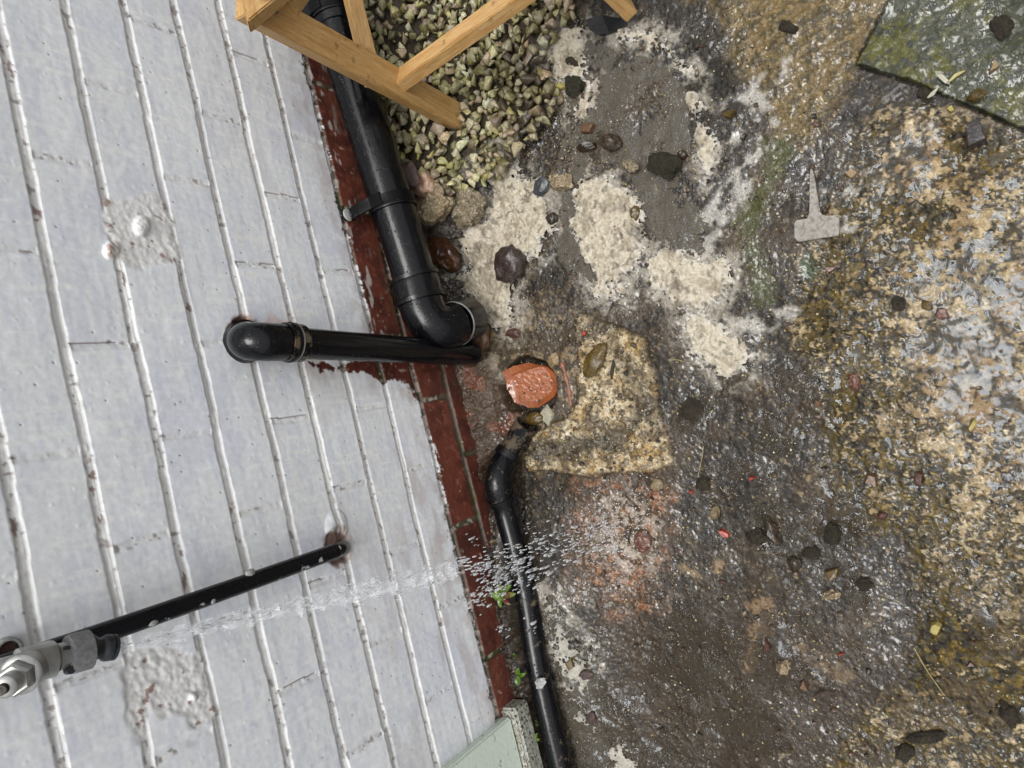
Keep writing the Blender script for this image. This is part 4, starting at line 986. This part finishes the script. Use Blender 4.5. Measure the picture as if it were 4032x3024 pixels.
# ================================================================== DOOR POST at the bottom edge
a = M('mint_paint'); ob = a.obj()
c_ = a.mixc(a.noise(25, 4, ob), (0.58, 0.66, 0.57, 1), (0.66, 0.73, 0.64, 1)); c_ = a.mixc(a.ramp(a.noise(70, 5, ob, 0.7), [(0.62, (0, 0, 0)), (0.68, (1, 1, 1))]), c_, sc(150, 140, 118))
a.l(c_, a.b.inputs['Base Color']); a.set('Roughness', 0.4); a.bump(a.noise(120, 4, ob), 0.4, 0.0015); M_mint = a.m
M_mint2 = rock_mat('weathered_mint', (244, 250, 240), (206, 204, 184), 90, 0.5, 0.002, (120, 108, 90))
yP = -0.016
q0 = Vector(WY(1956, 2868, yP)); q1 = Vector(WY(2024, 2846, yP)); 
rt = thing('door_post', 'mint green painted door post foot meeting the wall', 'post', (q0.x, 0, q1.z))
def boxbm(x0, x1, y0, y1, z0, z1, bev=0.003, seg=3):
    bm = bmesh.new(); bmesh.ops.create_cube(bm, size=1)
    for q in bm.verts: q.co = Vector(((x0+x1)/2+q.co.x*(x1-x0), (y0+y1)/2+q.co.y*(y1-y0), (z0+z1)/2+q.co.z*(z1-z0)))
    bmesh.ops.bevel(bm, geom=bm.edges[:], offset=bev, segments=seg, affect='EDGES'); return bm
from_bm('panel', boxbm(-1.05, q0.x, yP, 0.05, q1.z+0.004, 2.2), M_mint, rt, smooth=False)
bm = boxbm(-1.05, q0.x+0.012, yP-0.012, 0.04, q1.z-0.035, q1.z+0.003, 0.004); from_bm('foot_block', bm, M_mint2, rt)

# ================================================================== GULLY
M_clay = M('orange_clay'); a = M_clay; ob = a.obj()
a.l(a.mixc(a.ramp(a.noise(70, 5, ob), [(0.35, (0, 0, 0)), (0.7, (1, 1, 1))]), sc(198, 116, 68), sc(168, 92, 54)), a.b.inputs['Base Color']); a.set('Roughness', 0.14); a.set('Specular IOR Level', 0.9)
a.bump(a.noise(130, 3, ob), 0.7, 0.0035); M_clay = a.m
out_px = [(2003, 1462), (2040, 1440), (2098, 1426), (2146, 1438), (2184, 1472), (2190, 1530), (2174, 1562), (2148, 1582), (2112, 1606), (2072, 1607), (2034, 1582), (2008, 1530)]
rt = thing('gully_pot', 'broken orange clay gully piece sitting in its dark hole', 'gully', G(2093, 1518, Z0-0.01))
def fan_surface(pxs, zfun, rings=12, thick=0.005):
    """a dished plate whose rim follows the outline"""
    bm = bmesh.new(); cu = sum(p[0] for p in pxs)/len(pxs); cv = sum(p[1] for p in pxs)/len(pxs)
    dense = []
    for i in range(len(pxs)):
        a_, b_ = pxs[i], pxs[(i+1) % len(pxs)]
        for t in range(4): dense.append((a_[0]+(b_[0]-a_[0])*t/4, a_[1]+(b_[1]-a_[1])*t/4))
    n = len(dense)
    def vert(pu, pv, dz): p = G(pu, pv, Z0); return Vector((p[0], p[1], zfun(pu, pv)+dz))
    topc = bm.verts.new(vert(cu, cv, 0)); tr = []
    for r_ in range(1, rings+1):
        f = r_/rings; tr.append([bm.verts.new(vert(cu+(q[0]-cu)*f, cv+(q[1]-cv)*f, 0)) for q in dense])
    bot = [bm.verts.new(vert(q[0], q[1], -thick)) for q in dense]
    for i in range(n): bm.faces.new((topc, tr[0][i], tr[0][(i+1) % n]))
    for a_, b_ in zip(tr[:-1], tr[1:]):
        for i in range(n): bm.faces.new((a_[i], b_[i], b_[(i+1) % n], a_[(i+1) % n]))
    for i in range(n): bm.faces.new((tr[-1][i], bot[i], bot[(i+1) % n], tr[-1][(i+1) % n]))
    bm.faces.new(bot[::-1]); bmesh.ops.recalc_face_normals(bm, faces=bm.faces); return bm
def zclay(pu, pv):
    d1 = ((pu-2045)*0.0+(pv-1478)*1.0)-(pu-2010)*-0.25      # crease running right-up
    crease1 = min(max((1492-(pu-2010)*0.36-pv)/10, 0), 1)
    crease2 = min(max((2034+(pv-1478)*0.20-pu)/10, 0), 1)
    r_ = math.hypot((pu-2105)/85, (pv-1530)/80)
    return Z0-0.016+0.010*r_**2+0.014*crease1+0.012*crease2*(1-crease1)
from_bm('bowl', fan_surface(out_px, zclay, 16, 0.008), M_clay, rt)
# rim of the buried clay socket showing through the mortar
rp = curve_pts([G(2212, 1428, Z0+0.004), G(2226, 1475, Z0+0.005), G(2240, 1530, Z0+0.005), G(2249, 1596, Z0+0.004)], 20)
bm = bmesh.new(); sweep(bm, rp, [0.0042*(0.8+0.3*math.sin(i*0.9)) for i in range(len(rp))], 14); from_bm('rim', bm, rock_mat('pale_clay', (178, 104, 78), (196, 140, 116), 200, 0.3, 0.001), rt)

# ================================================================== STONES AND FRAGMENTS
K_ = dict(
 pinkstone=rock_mat('pink_stone', (214, 166, 132), (240, 206, 182), 60, 0.3, 0.0006),
 conglo=rock_mat('conglomerate', (138, 112, 82), (206, 184, 142), 130, 0.4, 0.003, (238, 224, 190)),
 conglo2=rock_mat('grey_conglomerate', (118, 106, 90), (176, 160, 132), 130, 0.4, 0.003, (226, 210, 170)),
 brownstone=rock_mat('brown_stone', (92, 58, 38), (120, 80, 52), 40, 0.14, 0.0004),
 purple=rock_mat('purple_brown_stone', (62, 48, 46), (84, 68, 62), 90, 0.25, 0.001),
 slate=rock_mat('slate', (66, 70, 76), (84, 88, 92), 70, 0.28, 0.0004),
 slate2=rock_mat('wet_slate', (70, 64, 64), (96, 90, 90), 90, 0.14, 0.0016),
 moss=rock_mat('moss', (42, 42, 24), (96, 90, 46), 300, 0.7, 0.006),
 blackmoss=rock_mat('black_clod', (66, 58, 47), (132, 118, 92), 300, 0.3, 0.006, None, (70, 60, 46)),
 dkbrown=rock_mat('dark_brown_stone', (54, 44, 34), (86, 70, 50), 100, 0.2, 0.001),
 olive=rock_mat('olive_stone', (96, 78, 34), (124, 100, 44), 90, 0.22, 0.0008),
 yellow=rock_mat('yellow_stone', (196, 180, 92), (222, 208, 130), 90, 0.4, 0.001),
 tan=rock_mat('tan_stone', (168, 138, 96), (204, 178, 134), 100, 0.35, 0.001),
 brick=rock_mat('brick_shard', (112, 62, 46), (142, 88, 68), 110, 0.25, 0.001, (172, 140, 128), (92, 76, 58)),
 dkbrick=rock_mat('dark_brick_shard', (88, 54, 46), (124, 80, 68), 110, 0.22, 0.0012, None, (70, 60, 48)),
 red=rock_mat('red_chip', (190, 62, 44), (206, 84, 62), 100, 0.25, 0.0005),
 rust=rock_mat('rusty_brown_stone', (112, 78, 48), (142, 100, 66), 90, 0.28, 0.001, None, (88, 72, 50)),
 beige=rock_mat('beige_pebble', (140, 122, 92), (176, 156, 118), 120, 0.3, 0.001),
 pale=rock_mat('pale_shard', (196, 190, 164), (216, 210, 188), 60, 0.35, 0.0006),
 bark=rock_mat('bark', (78, 48, 38), (112, 74, 58), 120, 0.6, 0.003),
 flake=rock_mat('purple_flake', (92, 74, 72), (120, 98, 92), 150, 0.5, 0.002),
 frothy=rock_mat('froth_covered_stone', (50, 46, 44), (96, 88, 80), 120, 0.3, 0.002, (190, 184, 172)),
)
ST = [
 # name,u,v,a,b,ang,h,mat,label,cat,angular
 ('cobble',1672,722,42,52,-20,.034,'pinkstone','smooth pink cobble half covered by a purple flake beside the fat pipe','cobble',.25),
 ('stone_flake',1625,688,32,62,-15,.020,'flake','purple brown stone flake wedged between fat pipe and pink cobble','stone',.6),
 ('rock',1716,818,78,64,-35,.050,'conglo','lumpy tan conglomerate rock touching the fat black pipe','rock',.35),
 ('rock',1760,750,50,34,-10,.034,'conglo2','small crusted rock just above the lumpy tan rock','rock',.5),
 ('rock',1852,822,60,72,8,.046,'conglo2','round grey gritty rock standing in froth beside the tan rock','rock',.3),
 ('cobble',1757,1003,60,78,-38,.046,'brownstone','glossy brown cobble beside the pipe with green fern over its edge','cobble',.5),
 ('stone',2022,1042,56,82,12,.040,'purple','large purple brown stone sitting in the cream froth','stone',.55),
 ('cobble',1796,1140,44,36,-30,.026,'frothy','dark stone half covered with froth above the pipe elbow','stone',.5),
 ('slate_piece',1790,922,42,40,20,.016,'frothy','dark slate piece under froth below the two gritty rocks','slate',.8),
 ('pebble',2134,736,27,42,25,.014,'slate','flat grey oval pebble on the edge of the froth','pebble',.1),
 ('moss_clump',2628,657,64,50,8,.040,'moss','round dark moss clump in the grey pool','moss',.4),
 ('pebble',2690,612,20,20,0,.016,'dkbrown','small brown pebble touching the moss clump','pebble',.3),
 ('stone',2322,506,32,24,-25,.024,'rust','brown angular stone by the strip of froth near the gravel','stone',.7),
 ('stone',2412,566,44,36,0,.028,'dkbrown','dark wet rounded stone at the edge of the grey pool','stone',.4),
 ('stone',2312,578,40,22,-10,.020,'dkbrown','flat dark brown stone left of the rounded pool stone','stone',.6),
 ('stone',2492,655,32,26,10,.022,'conglo2','crusted dark stone between froth raft and moss clump','stone',.5),
 ('pebble',2200,388,22,28,10,.018,'beige','pale pebble in dark soil right of the gravel','pebble',.3),
 ('pebble',2212,343,24,14,0,.016,'yellow','pale yellow pebble under the upper froth patch','pebble',.3),
 ('pebble',2505,842,20,32,10,.016,'olive','mossy yellow pebble on the big round froth raft','pebble',.4),
 ('pebble',2180,862,22,26,0,.018,'dkbrown','dark brown pebble caught in froth by the grey stream','pebble',.4),
 ('stone',2220,720,48,34,-10,.026,'conglo','crusted pale stone between slate pebble and grey stream','stone',.6),
 ('pebble',1920,688,26,24,0,.022,'yellow','yellow green chip alone on the froth edge','pebble',.6),
 ('stone',2875,456,38,22,-35,.022,'olive','olive wedge shaped stone at the tip of a white streak','stone',.8),
 ('slate_block',3838,535,62,66,20,.038,'slate2','dark slate block on tan concrete beside the green slab','slate',.9),
 ('stone_chip',3745,432,25,18,-10,.014,'yellow','bright yellow chip at the green slab edge','stone chip',.7),
 ('stone',3916,268,22,36,25,.020,'tan','orange tan stone lying on the green slab','stone',.7),
 ('stone',3845,382,40,24,-20,.020,'olive','olive yellow stone sunk in the lower edge of the green slab','stone',.5),
 ('stone',3357,686,36,28,-15,.024,'tan','yellow tan block beside the metal T strap','stone',.8),
 ('brick_shard',3712,1238,42,26,25,.018,'brick','wet red brick shard on the pale speckled concrete','brick fragment',.9),
 ('stone_chip',3650,1202,34,24,30,.012,'olive','greenish chip touching the wet red brick shard','stone chip',.7),
 ('brick_shard',3268,1060,28,26,-30,.016,'brick','red shard with froth on top below the metal T strap','brick fragment',.8),
 ('pebble',3366,1502,24,36,-10,.014,'brick','flat pink brown pebble with dark rim on olive algae','pebble',.3),
 ('stone_chip',3222,1590,18,20,0,.012,'rust','small brown orange chip left of the olive algae band','stone chip',.7),
 ('stone',3828,1674,22,30,25,.018,'yellow','squarish yellow stone among grey puddles at the right','stone',.8),
 ('stone_chip',3882,1702,14,10,25,.010,'rust','tiny brown chip touching the squarish yellow stone','stone chip',.8),
 ('brick_shard',3432,1886,40,34,35,.022,'rust','rusty brown brick fragment left of the dark red triangle','brick fragment',.9),
 ('brick_shard',3622,1882,26,44,5,.018,'dkbrick','dark red triangular brick fragment on algae','brick fragment',.9),
 ('stone_chip',2962,1882,20,12,-10,.010,'red','bright red chip with a white tip on the dark ground','stone chip',.8),
 ('stone_chip',2854,2100,24,17,30,.012,'red','bright red wedge chip below the beige pebble','stone chip',.9),
 ('stone_chip',2722,1935,12,10,0,.009,'red','tiny red chip beside a short brown straw','stone chip',.8),
 ('pebble',2820,2015,22,26,0,.018,'beige','round beige grey pebble above the red wedge chip','pebble',.4),
 ('pebble',2590,1908,24,26,0,.010,'beige','pale round pebble below the corner of the mortar surround','pebble',.2),
 ('pebble',3185,1880,14,18,0,.010,'beige','small beige pebble in the grey brown water','pebble',.3),
 ('stone',2772,1905,34,32,0,.014,'blackmoss','flat dark clod left of the tiny red chip','clod',.4),
 ('stone',2720,1612,52,44,0,.016,'blackmoss','round black clod right of the mortar surround','clod',.3),
 ('stone',3045,2088,26,66,-28,.022,'dkbrown','long dark brown stone standing in the shallow puddle','stone',.6),
 ('clod',2985,2110,52,34,10,.022,'blackmoss','black mossy clod left of the long dark stone','clod',.4),
 ('moss_clump',3282,2100,34,40,20,.026,'moss','fuzzy dark moss ball upper right of the puddle stones','moss',.3),
 ('moss_clump',3200,2176,40,26,10,.024,'blackmoss','fuzzy black clump in the middle of the puddle stones','moss',.3),
 ('stone',3128,2214,34,26,10,.018,'dkbrown','brown flat stone below the fuzzy black clump','stone',.6),
 ('stone',3276,2252,36,38,10,.018,'olive','square olive brown stone ringed by water','stone',.8),
 ('stone',3274,2338,34,18,0,.016,'conglo','pale stone in a dark water ring','stone',.5),
 ('moss_clump',3404,2300,34,28,0,.022,'blackmoss','round black moss tuft right of the ringed stones','moss',.3),
 ('stone',3088,2622,28,26,0,.020,'conglo','crusted round stone right of the tan elongated patch','stone',.5),
 ('stone',3020,2540,22,36,0,.014,'dkbrick','dark red flat stone against the tan elongated patch','stone',.7),
 ('brick_shard',3170,2698,20,38,-5,.016,'rust','orange brown triangular shard with a bright water rim','brick fragment',.9),
 ('stone_chip',3684,2466,30,26,20,.018,'yellow','folded yellow green chip on olive concrete','stone chip',.9),
 ('stone_chip',3822,2612,20,14,0,.010,'dkbrick','small dark red chip near the right edge','stone chip',.7),
 ('stone_chip',3314,2574,22,9,-10,.008,'red','thin orange red chip beside pale specks','stone chip',.7),
 ('clod',3972,2806,34,62,-35,.026,'blackmoss','long black mossy clod at the right edge','clod',.3),
 ('clod',3646,2896,88,26,-4,.024,'blackmoss','wide black wet clod near the bottom right','clod',.4),
 ('clod',3562,2958,44,34,10,.024,'blackmoss','round black clod below the wide one','clod',.3),
 ('stone',3090,2964,54,28,-15,.016,'conglo2','pale crusted stone in a water ring at the bottom','stone',.7),
 ('pebble',2124,2270,26,26,0,.022,'blackmoss','dark round mossy pebble right of the ground pipe','pebble',.3),
 ('stone',2262,2540,28,17,-8,.016,'frothy','dark stone ringed by froth right of the ground pipe','stone',.6),
 ('stone',2254,2608,22,28,0,.018,'olive','olive brown stone in froth below the dark ringed stone','stone',.8),
 ('stone',2312,2650,30,22,5,.018,'flake','pinkish porous stone at the froth edge','stone',.5),
 ('pebble',2332,2824,20,22,0,.014,'flake','small pinkish pebble in the milky wash','pebble',.4),
 ('cobble',1896,1322,40,62,5,.030,'rust','smooth orange brown cobble under the pipe outlets','cobble',.2),
 ('cobble',2343,1420,34,72,28,.014,'olive','long smooth olive brown cobble set in the mortar surround','cobble',.15),
 ('stone',2112,1648,34,26,-25,.016,'olive','greenish stone between clay gully and pipe end','stone',.5),
 ('shard',2156,1640,24,46,-12,.008,'pale','pale triangular shard between clay gully and pipe end','shard',.9),
 ('pebble',2188,1412,22,28,-15,.018,'tan','tan pebble at the head of the clay rim','pebble',.5),
 ('slate_sliver',2414,1452,9,46,8,.012,'slate2','thin dark slate sliver standing in the mortar','slate',.7),
 ('stone',2026,1312,30,20,-10,.016,'dkbrick','reddish stone topped with froth right of the pipe outlets','stone',.6),
 ('pebble',2302,1313,9,10,0,.008,'red','orange red pebble in the mortar above the long cobble','pebble',.2),
 ('stone',2535,2130,32,44,-10,.014,'brick','rounded reddish stone beside the splash','stone',.4),
 ('stone',3475,2030,22,16,0,.010,'dkbrick','dull red pebble right below the rusty fragment','pebble',.4),
 ('clod',3105,0+110,44,30,20,.018,'blackmoss','dark leafy clod at the head of the long white streak','clod',.5),
 ('clod',3945,110,52,50,20,.020,'blackmoss','dark crumbled clod lying on the green slab','clod',.4),
 ('clod',3640,372,34,36,20,.016,'blackmoss','black clod in the joint at the slab edge','clod',.5),
 ('clod',3540,1195,32,34,0,.014,'blackmoss','round dark clod on pale concrete left of the brick shard','clod',.3),
 ('clod',2255,245,32,22,25,.016,'blackmoss','black clod inside the upper froth patch','clod',.4),
 ('clod',2270,345,38,40,20,.022,'moss','dark mossy clod below the upper froth patch','clod',.4),
]
for (nm, su, sv, sa, sb, an, h, mk_, lab, cat, ang_) in ST:
    p = GZ(su, sv); z = max(p[2], Z0-0.004)
    in_gravel = 1480 < su < 1960 and sv < 780
    if in_gravel: z = p[2]+(0.020 if nm in ('cobble', 'stone_flake') else 0.006)
    if mk_ in ('blackmoss', 'moss') : ro = 0.20
    elif mk_ in ('conglo', 'conglo2', 'frothy'): ro = 0.26
    else: ro = 0.10
    if mk_ == 'blackmoss': h *= 0.6; sa *= 0.9; sb *= 0.9
    stone(nm, su, sv, sa, sb, an, h, K_[mk_], lab, cat, z=z, angular=ang_, rough=ro, sub=4 if max(sa, sb) > 30 else 3, sink=0.22 if ang_ > .3 else 0.3)

# flat metal T strap
def plate(name, pxs, z, thick, mat, label, cat, warp=0.0, sink=0.0):
    bm = bmesh.new(); c0 = G(pxs[0][0], pxs[0][1], z)
    def P(q, dz):
        p = G(q[0], q[1], z); return Vector((p[0], p[1], z+dz+warp*math.sin(q[0]*0.05+q[1]*0.08)))
    top = [bm.verts.new(P(q, thick)) for q in pxs]; bot = [bm.verts.new(P(q, 0)) for q in pxs]
    f = bm.faces.new(top); bm.faces.new(bot[::-1])
    n = len(pxs)
    for i in range(n): bm.faces.new((top[i], bot[i], bot[(i+1) % n], top[(i+1) % n]))
    bmesh.ops.recalc_face_normals(bm, faces=bm.faces)
    if warp == 0: bmesh.ops.bevel(bm, geom=[e for e in bm.edges if e.is_valid], offset=min(0.0008, thick*0.3), segments=2, affect='EDGES')
    bmesh.ops.triangulate(bm, faces=[f_ for f_ in bm.faces if len(f_.verts) > 4])
    return tag(from_bm(name, bm, mat, smooth=False, origin=c0), label, cat)
M_strap = rock_mat('grey_metal', (162, 154, 142), (184, 178, 168), 70, 0.3, 0.0006, (138, 126, 110))
plate('metal_strap', [(3193, 672), (3199, 664), (3205, 680), (3211, 703), (3218, 753), (3226, 800), (3233, 836), (3244, 851), (3270, 851), (3298, 849), (3307, 862), (3308, 900), (3305, 930), (3240, 938), (3160, 952), (3142, 952), (3132, 934), (3130, 883), (3139, 869), (3182, 862), (3190, 836), (3191, 753), (3192, 700)],
      Z0+0.005, 0.006, M_strap, 'flat grey T-shaped metal strap lying on the wet concrete', 'metal strap')
plate('bark_piece', [(1668, 250), (1690, 205), (1730, 195), (1770, 215), (1776, 255), (1765, 300), (1786, 325), (1762, 368), (1725, 372), (1690, 352), (1670, 330), (1662, 290)], Z0+0.030, 0.004, K_['bark'], 'reddish brown bark piece on the gravel under the stretcher', 'bark', warp=0.002)
plate('bark_piece', [(1655, 60), (1672, 50), (1700, 80), (1732, 118), (1722, 128), (1690, 118), (1665, 90)], Z0+0.032, 0.004, K_['bark'], 'narrow brown bark strip on the gravel between the stretchers', 'bark', warp=0.002)
plate('plastic_scrap', [(2312, 80), (2370, 60), (2450, 75), (2470, 95), (2400, 130), (2360, 140), (2325, 120)], Z0+0.008, 0.003, MB, 'black plastic scrap beside the upper froth near the wooden foot', 'plastic', warp=0.003)
plate('seed_husk', [(3650, 385), (3668, 362), (3695, 342), (3692, 352), (3676, 378), (3655, 388)], Z0+0.012, 0.0015, K_['pale'], 'pale pointed husk at the green slab joint', 'husk', warp=0.001)
plate('dry_leaf', [(3735, 318), (3758, 292), (3798, 276), (3800, 281), (3766, 302), (3740, 324)], Z0+0.012, 0.0012, K_['yellow'], 'straw coloured dry leaf sliver lying on the green slab', 'leaf', warp=0.001)
plate('dry_leaf', [(3690, 300), (3712, 296), (3735, 318), (3742, 335), (3722, 330), (3700, 312)], Z0+0.011, 0.003, K_['pale'], 'wet pale curled leaf beside the straw coloured sliver', 'leaf', warp=0.001)
M_straw = rock_mat('straw', (176, 158, 104), (200, 184, 132), 100, 0.5, 0.0003); M_twig = rock_mat('twig', (60, 44, 36), (90, 66, 50), 100, 0.5, 0.0006)
def stick(name, pts, r, mat, label, cat='stalk', z=None, parent=None):
    z = Z0+0.006 if z is None else z; bm = bmesh.new(); P = curve_pts([G(q[0], q[1], z+(q[2] if len(q) > 2 else 0)) for q in pts], 16)
    sweep(bm, P, [r*(1-0.4*i/len(P)) for i in range(len(P))], 8); return tag(from_bm(name, bm, mat), label, cat)
stick('dry_stalk', [(1462, 18), (1500, 38), (1570, 44), (1600, 62), (1640, 90), (1695, 126)], 0.0011, M_straw, 'long pale dry stalk bent over the gravel beside the short stretcher', z=Z0+0.036)
stick('dry_stalk', [(1552, 12), (1562, 30), (1575, 46)], 0.0009, M_straw, 'short pale stalk forking from the long dry stalk', z=Z0+0.036)
stick('dry_stalk', [(2632, 1418), (2665, 1417), (2698, 1425)], 0.0009, M_straw, 'short yellow straw right of the mortar surround')
stick('dry_stalk', [(2770, 1757), (2764, 1800), (2748, 1880)], 0.0008, M_straw, 'fine brown straw above the flat dark clod')
stick('dry_stalk', [(3598, 2550), (3650, 2640), (3720, 2740)], 0.0009, M_straw, 'long thin grey stalk on olive concrete at the lower right')
stick('dry_stalk', [(2395, 1235), (2410, 1205), (2440, 1200), (2465, 1215)], 0.0007, M_twig, 'dark curled hair-thin stalk above the mortar surround')
stick('twig', [(2138, 2325), (2128, 2380), (2120, 2420)], 0.0018, M_twig, 'short dark twig beside the ground pipe', 'twig')
stick('twig', [(3200, 2745), (3250, 2725), (3310, 2740), (3350, 2770)], 0.0018, M_twig, 'curved dark twig arching out of the water', 'twig', z=Z0+0.007)
stick('twig', [(3400, 2920), (3440, 2960), (3470, 3020)], 0.0016, M_twig, 'dark twig at the bottom edge left of the black clods', 'twig', z=Z0+0.006)
stick('twig', [(3185, 2640), (3178, 2680)], 0.0008, M_twig, 'fine dark stem above the orange brown shard', 'twig')
stick('twig', [(2925, 2085), (2940, 2130), (2955, 2160)], 0.001, M_twig, 'thin dark stem on the left of the puddle', 'twig')

# ================================================================== PLANTS
def leaf_mat(name, c1, c2):
    a = M(name); ob = a.obj(); a.l(a.ramp(a.noise(110, 3, ob), [(0.4, sc(*c1)), (0.65, sc(*c2))]), a.b.inputs['Base Color']); a.set('Roughness', 0.35); a.bump(a.noise(300, 2, ob), 0.3, 0.0006); return a.m
L_gr = leaf_mat('green_leaf', (86, 124, 40), (128, 160, 62)); L_red = leaf_mat('red_tipped_leaf', (120, 44, 50), (124, 140, 60)); L_fern = leaf_mat('fern_leaf', (44, 78, 34), (66, 106, 44))
def leaf_bm(base, tip, width, arch=0.25, n=8):
    base, tip = Vector(base), Vector(tip); d = tip-base; L = d.length; side = d.cross(Vector((0, 0, 1)))
    side = side.normalized() if side.length > 1e-6 else Vector((1, 0, 0)); up = side.cross(d).normalized(); bm = bmesh.new(); rows = []
    for i in range(n+1):
        t = i/n; w = width*max(math.sin(math.pi*min(t*0.94+0.03, 1))**0.7, 0.03); c = base+d*t+up*(arch*L*math.sin(math.pi*t)*0.5)
        rows.append([bm.verts.new(c+side*s_*w+up*(abs(s_)*w*0.35)) for s_ in (-1, -0.5, 0, 0.5, 1)]+[bm.verts.new(c+side*s_*w*0.9+up*(abs(s_)*w*0.35)-up*0.0006) for s_ in (1, 0, -1)])
    for a_, b_ in zip(rows[:-1], rows[1:]):
        m_ = len(a_)
        for k_ in range(m_): bm.faces.new((a_[k_], a_[(k_+1) % m_], b_[(k_+1) % m_], b_[k_]))
    bm.faces.new(rows[0][::-1]); bm.faces.new(rows[-1]); bmesh.ops.recalc_face_normals(bm, faces=bm.faces); return bm
def plant(name, u_, v_, leaves, label, z):
    z = max(z, float(GZ(u_, v_)[2])+0.008)
    c = Vector(G(u_, v_, z)); rt = thing(name, label, 'plant', c, 'seedlings in the soil between wall and ground pipe')
    for (ang, L, w, mt_) in leaves:
        tip = Vector(G(u_+L*math.cos(R(ang)), v_+L*math.sin(R(ang)), z+0.006)); s0 = c+(tip-c)*0.08
        from_bm('leaf', leaf_bm(s0, tip, w*0.00042), mt_, rt)
    bm = bmesh.new(); sweep(bm, [c+Vector((0, 0, -0.02)), c+Vector((0, 0, 0.002))], [0.0015, 0.001], 8); from_bm('stem', bm, L_gr, rt)
plant('weed', 1976, 2340, [(95, 52, 12, L_gr), (180, 50, 13, L_gr), (262, 42, 12, L_gr), (-2, 55, 13, L_red), (50, 52, 11, L_red), (-45, 52, 11, L_gr), (-68, 38, 9, L_red), (215, 34, 9, L_gr), (140, 36, 9, L_gr)], 'red tipped green weed rosette beside the ground pipe', -0.078)
plant('seedling', 2046, 2664, [(-95, 34, 13, L_gr), (100, 36, 14, L_gr), (-30, 28, 8, L_gr), (190, 14, 8, L_gr)], 'two-leaved bright green seedling in the dark soil', -0.072)
plant('seedling', 2122, 2842, [(-80, 22, 8, L_gr), (20, 22, 9, L_gr), (120, 22, 8, L_gr), (200, 18, 7, L_gr), (70, 30, 5, L_gr)], 'small clover-like seedling against the ground pipe', -0.070)
plant('seedling', 2107, 2910, [(-70, 24, 6, L_gr), (0, 18, 7, L_gr), (70, 20, 7, L_gr), (150, 16, 6, L_gr), (230, 16, 6, L_gr)], 'small lobed seedling level with the mint door post', -0.070)
plant('seedling', 2104, 2985, [(-60, 16, 5, L_gr), (20, 16, 6, L_gr), (110, 14, 5, L_gr)], 'tiny seedling nearest the bottom edge', -0.070)
plant('seedling', 2024, 2582, [(-80, 10, 5, L_gr), (60, 10, 5, L_gr), (170, 8, 4, L_gr)], 'tiny green sprout above the two-leaved seedling', -0.072)
rt = thing('fern', 'small green fern frond between the fat pipe and the brown cobble', 'fern', G(1700, 1000, Z0+0.03))
fr = curve_pts([G(1722, 915, Z0+0.034), G(1698, 940, Z0+0.042), G(1696, 985, Z0+0.044), G(1710, 1030, Z0+0.040), G(1712, 1070, Z0+0.034)], 30)
bm = bmesh.new(); sweep(bm, fr, 0.0007, 6); from_bm('stem', bm, L_fern, rt)
bm = bmesh.new()
for i in range(2, len(fr)-1):
    d = (fr[i+1]-fr[i-1]).normalized(); s_ = d.cross(Vector((0, -0.3, 1))).normalized(); L = 0.0080*math.sin(math.pi*(0.12+0.80*i/len(fr)))
    for sg in (-1, 1):
        tmp = leaf_bm(fr[i], fr[i]+s_*sg*L+Vector((0, 0, -0.001)), 0.0009, 0.1, 4); me = bpy.data.meshes.new('t'); tmp.to_mesh(me); tmp.free(); bm.from_mesh(me); bpy.data.meshes.remove(me)
from_bm('leaflets', bm, L_fern, rt)
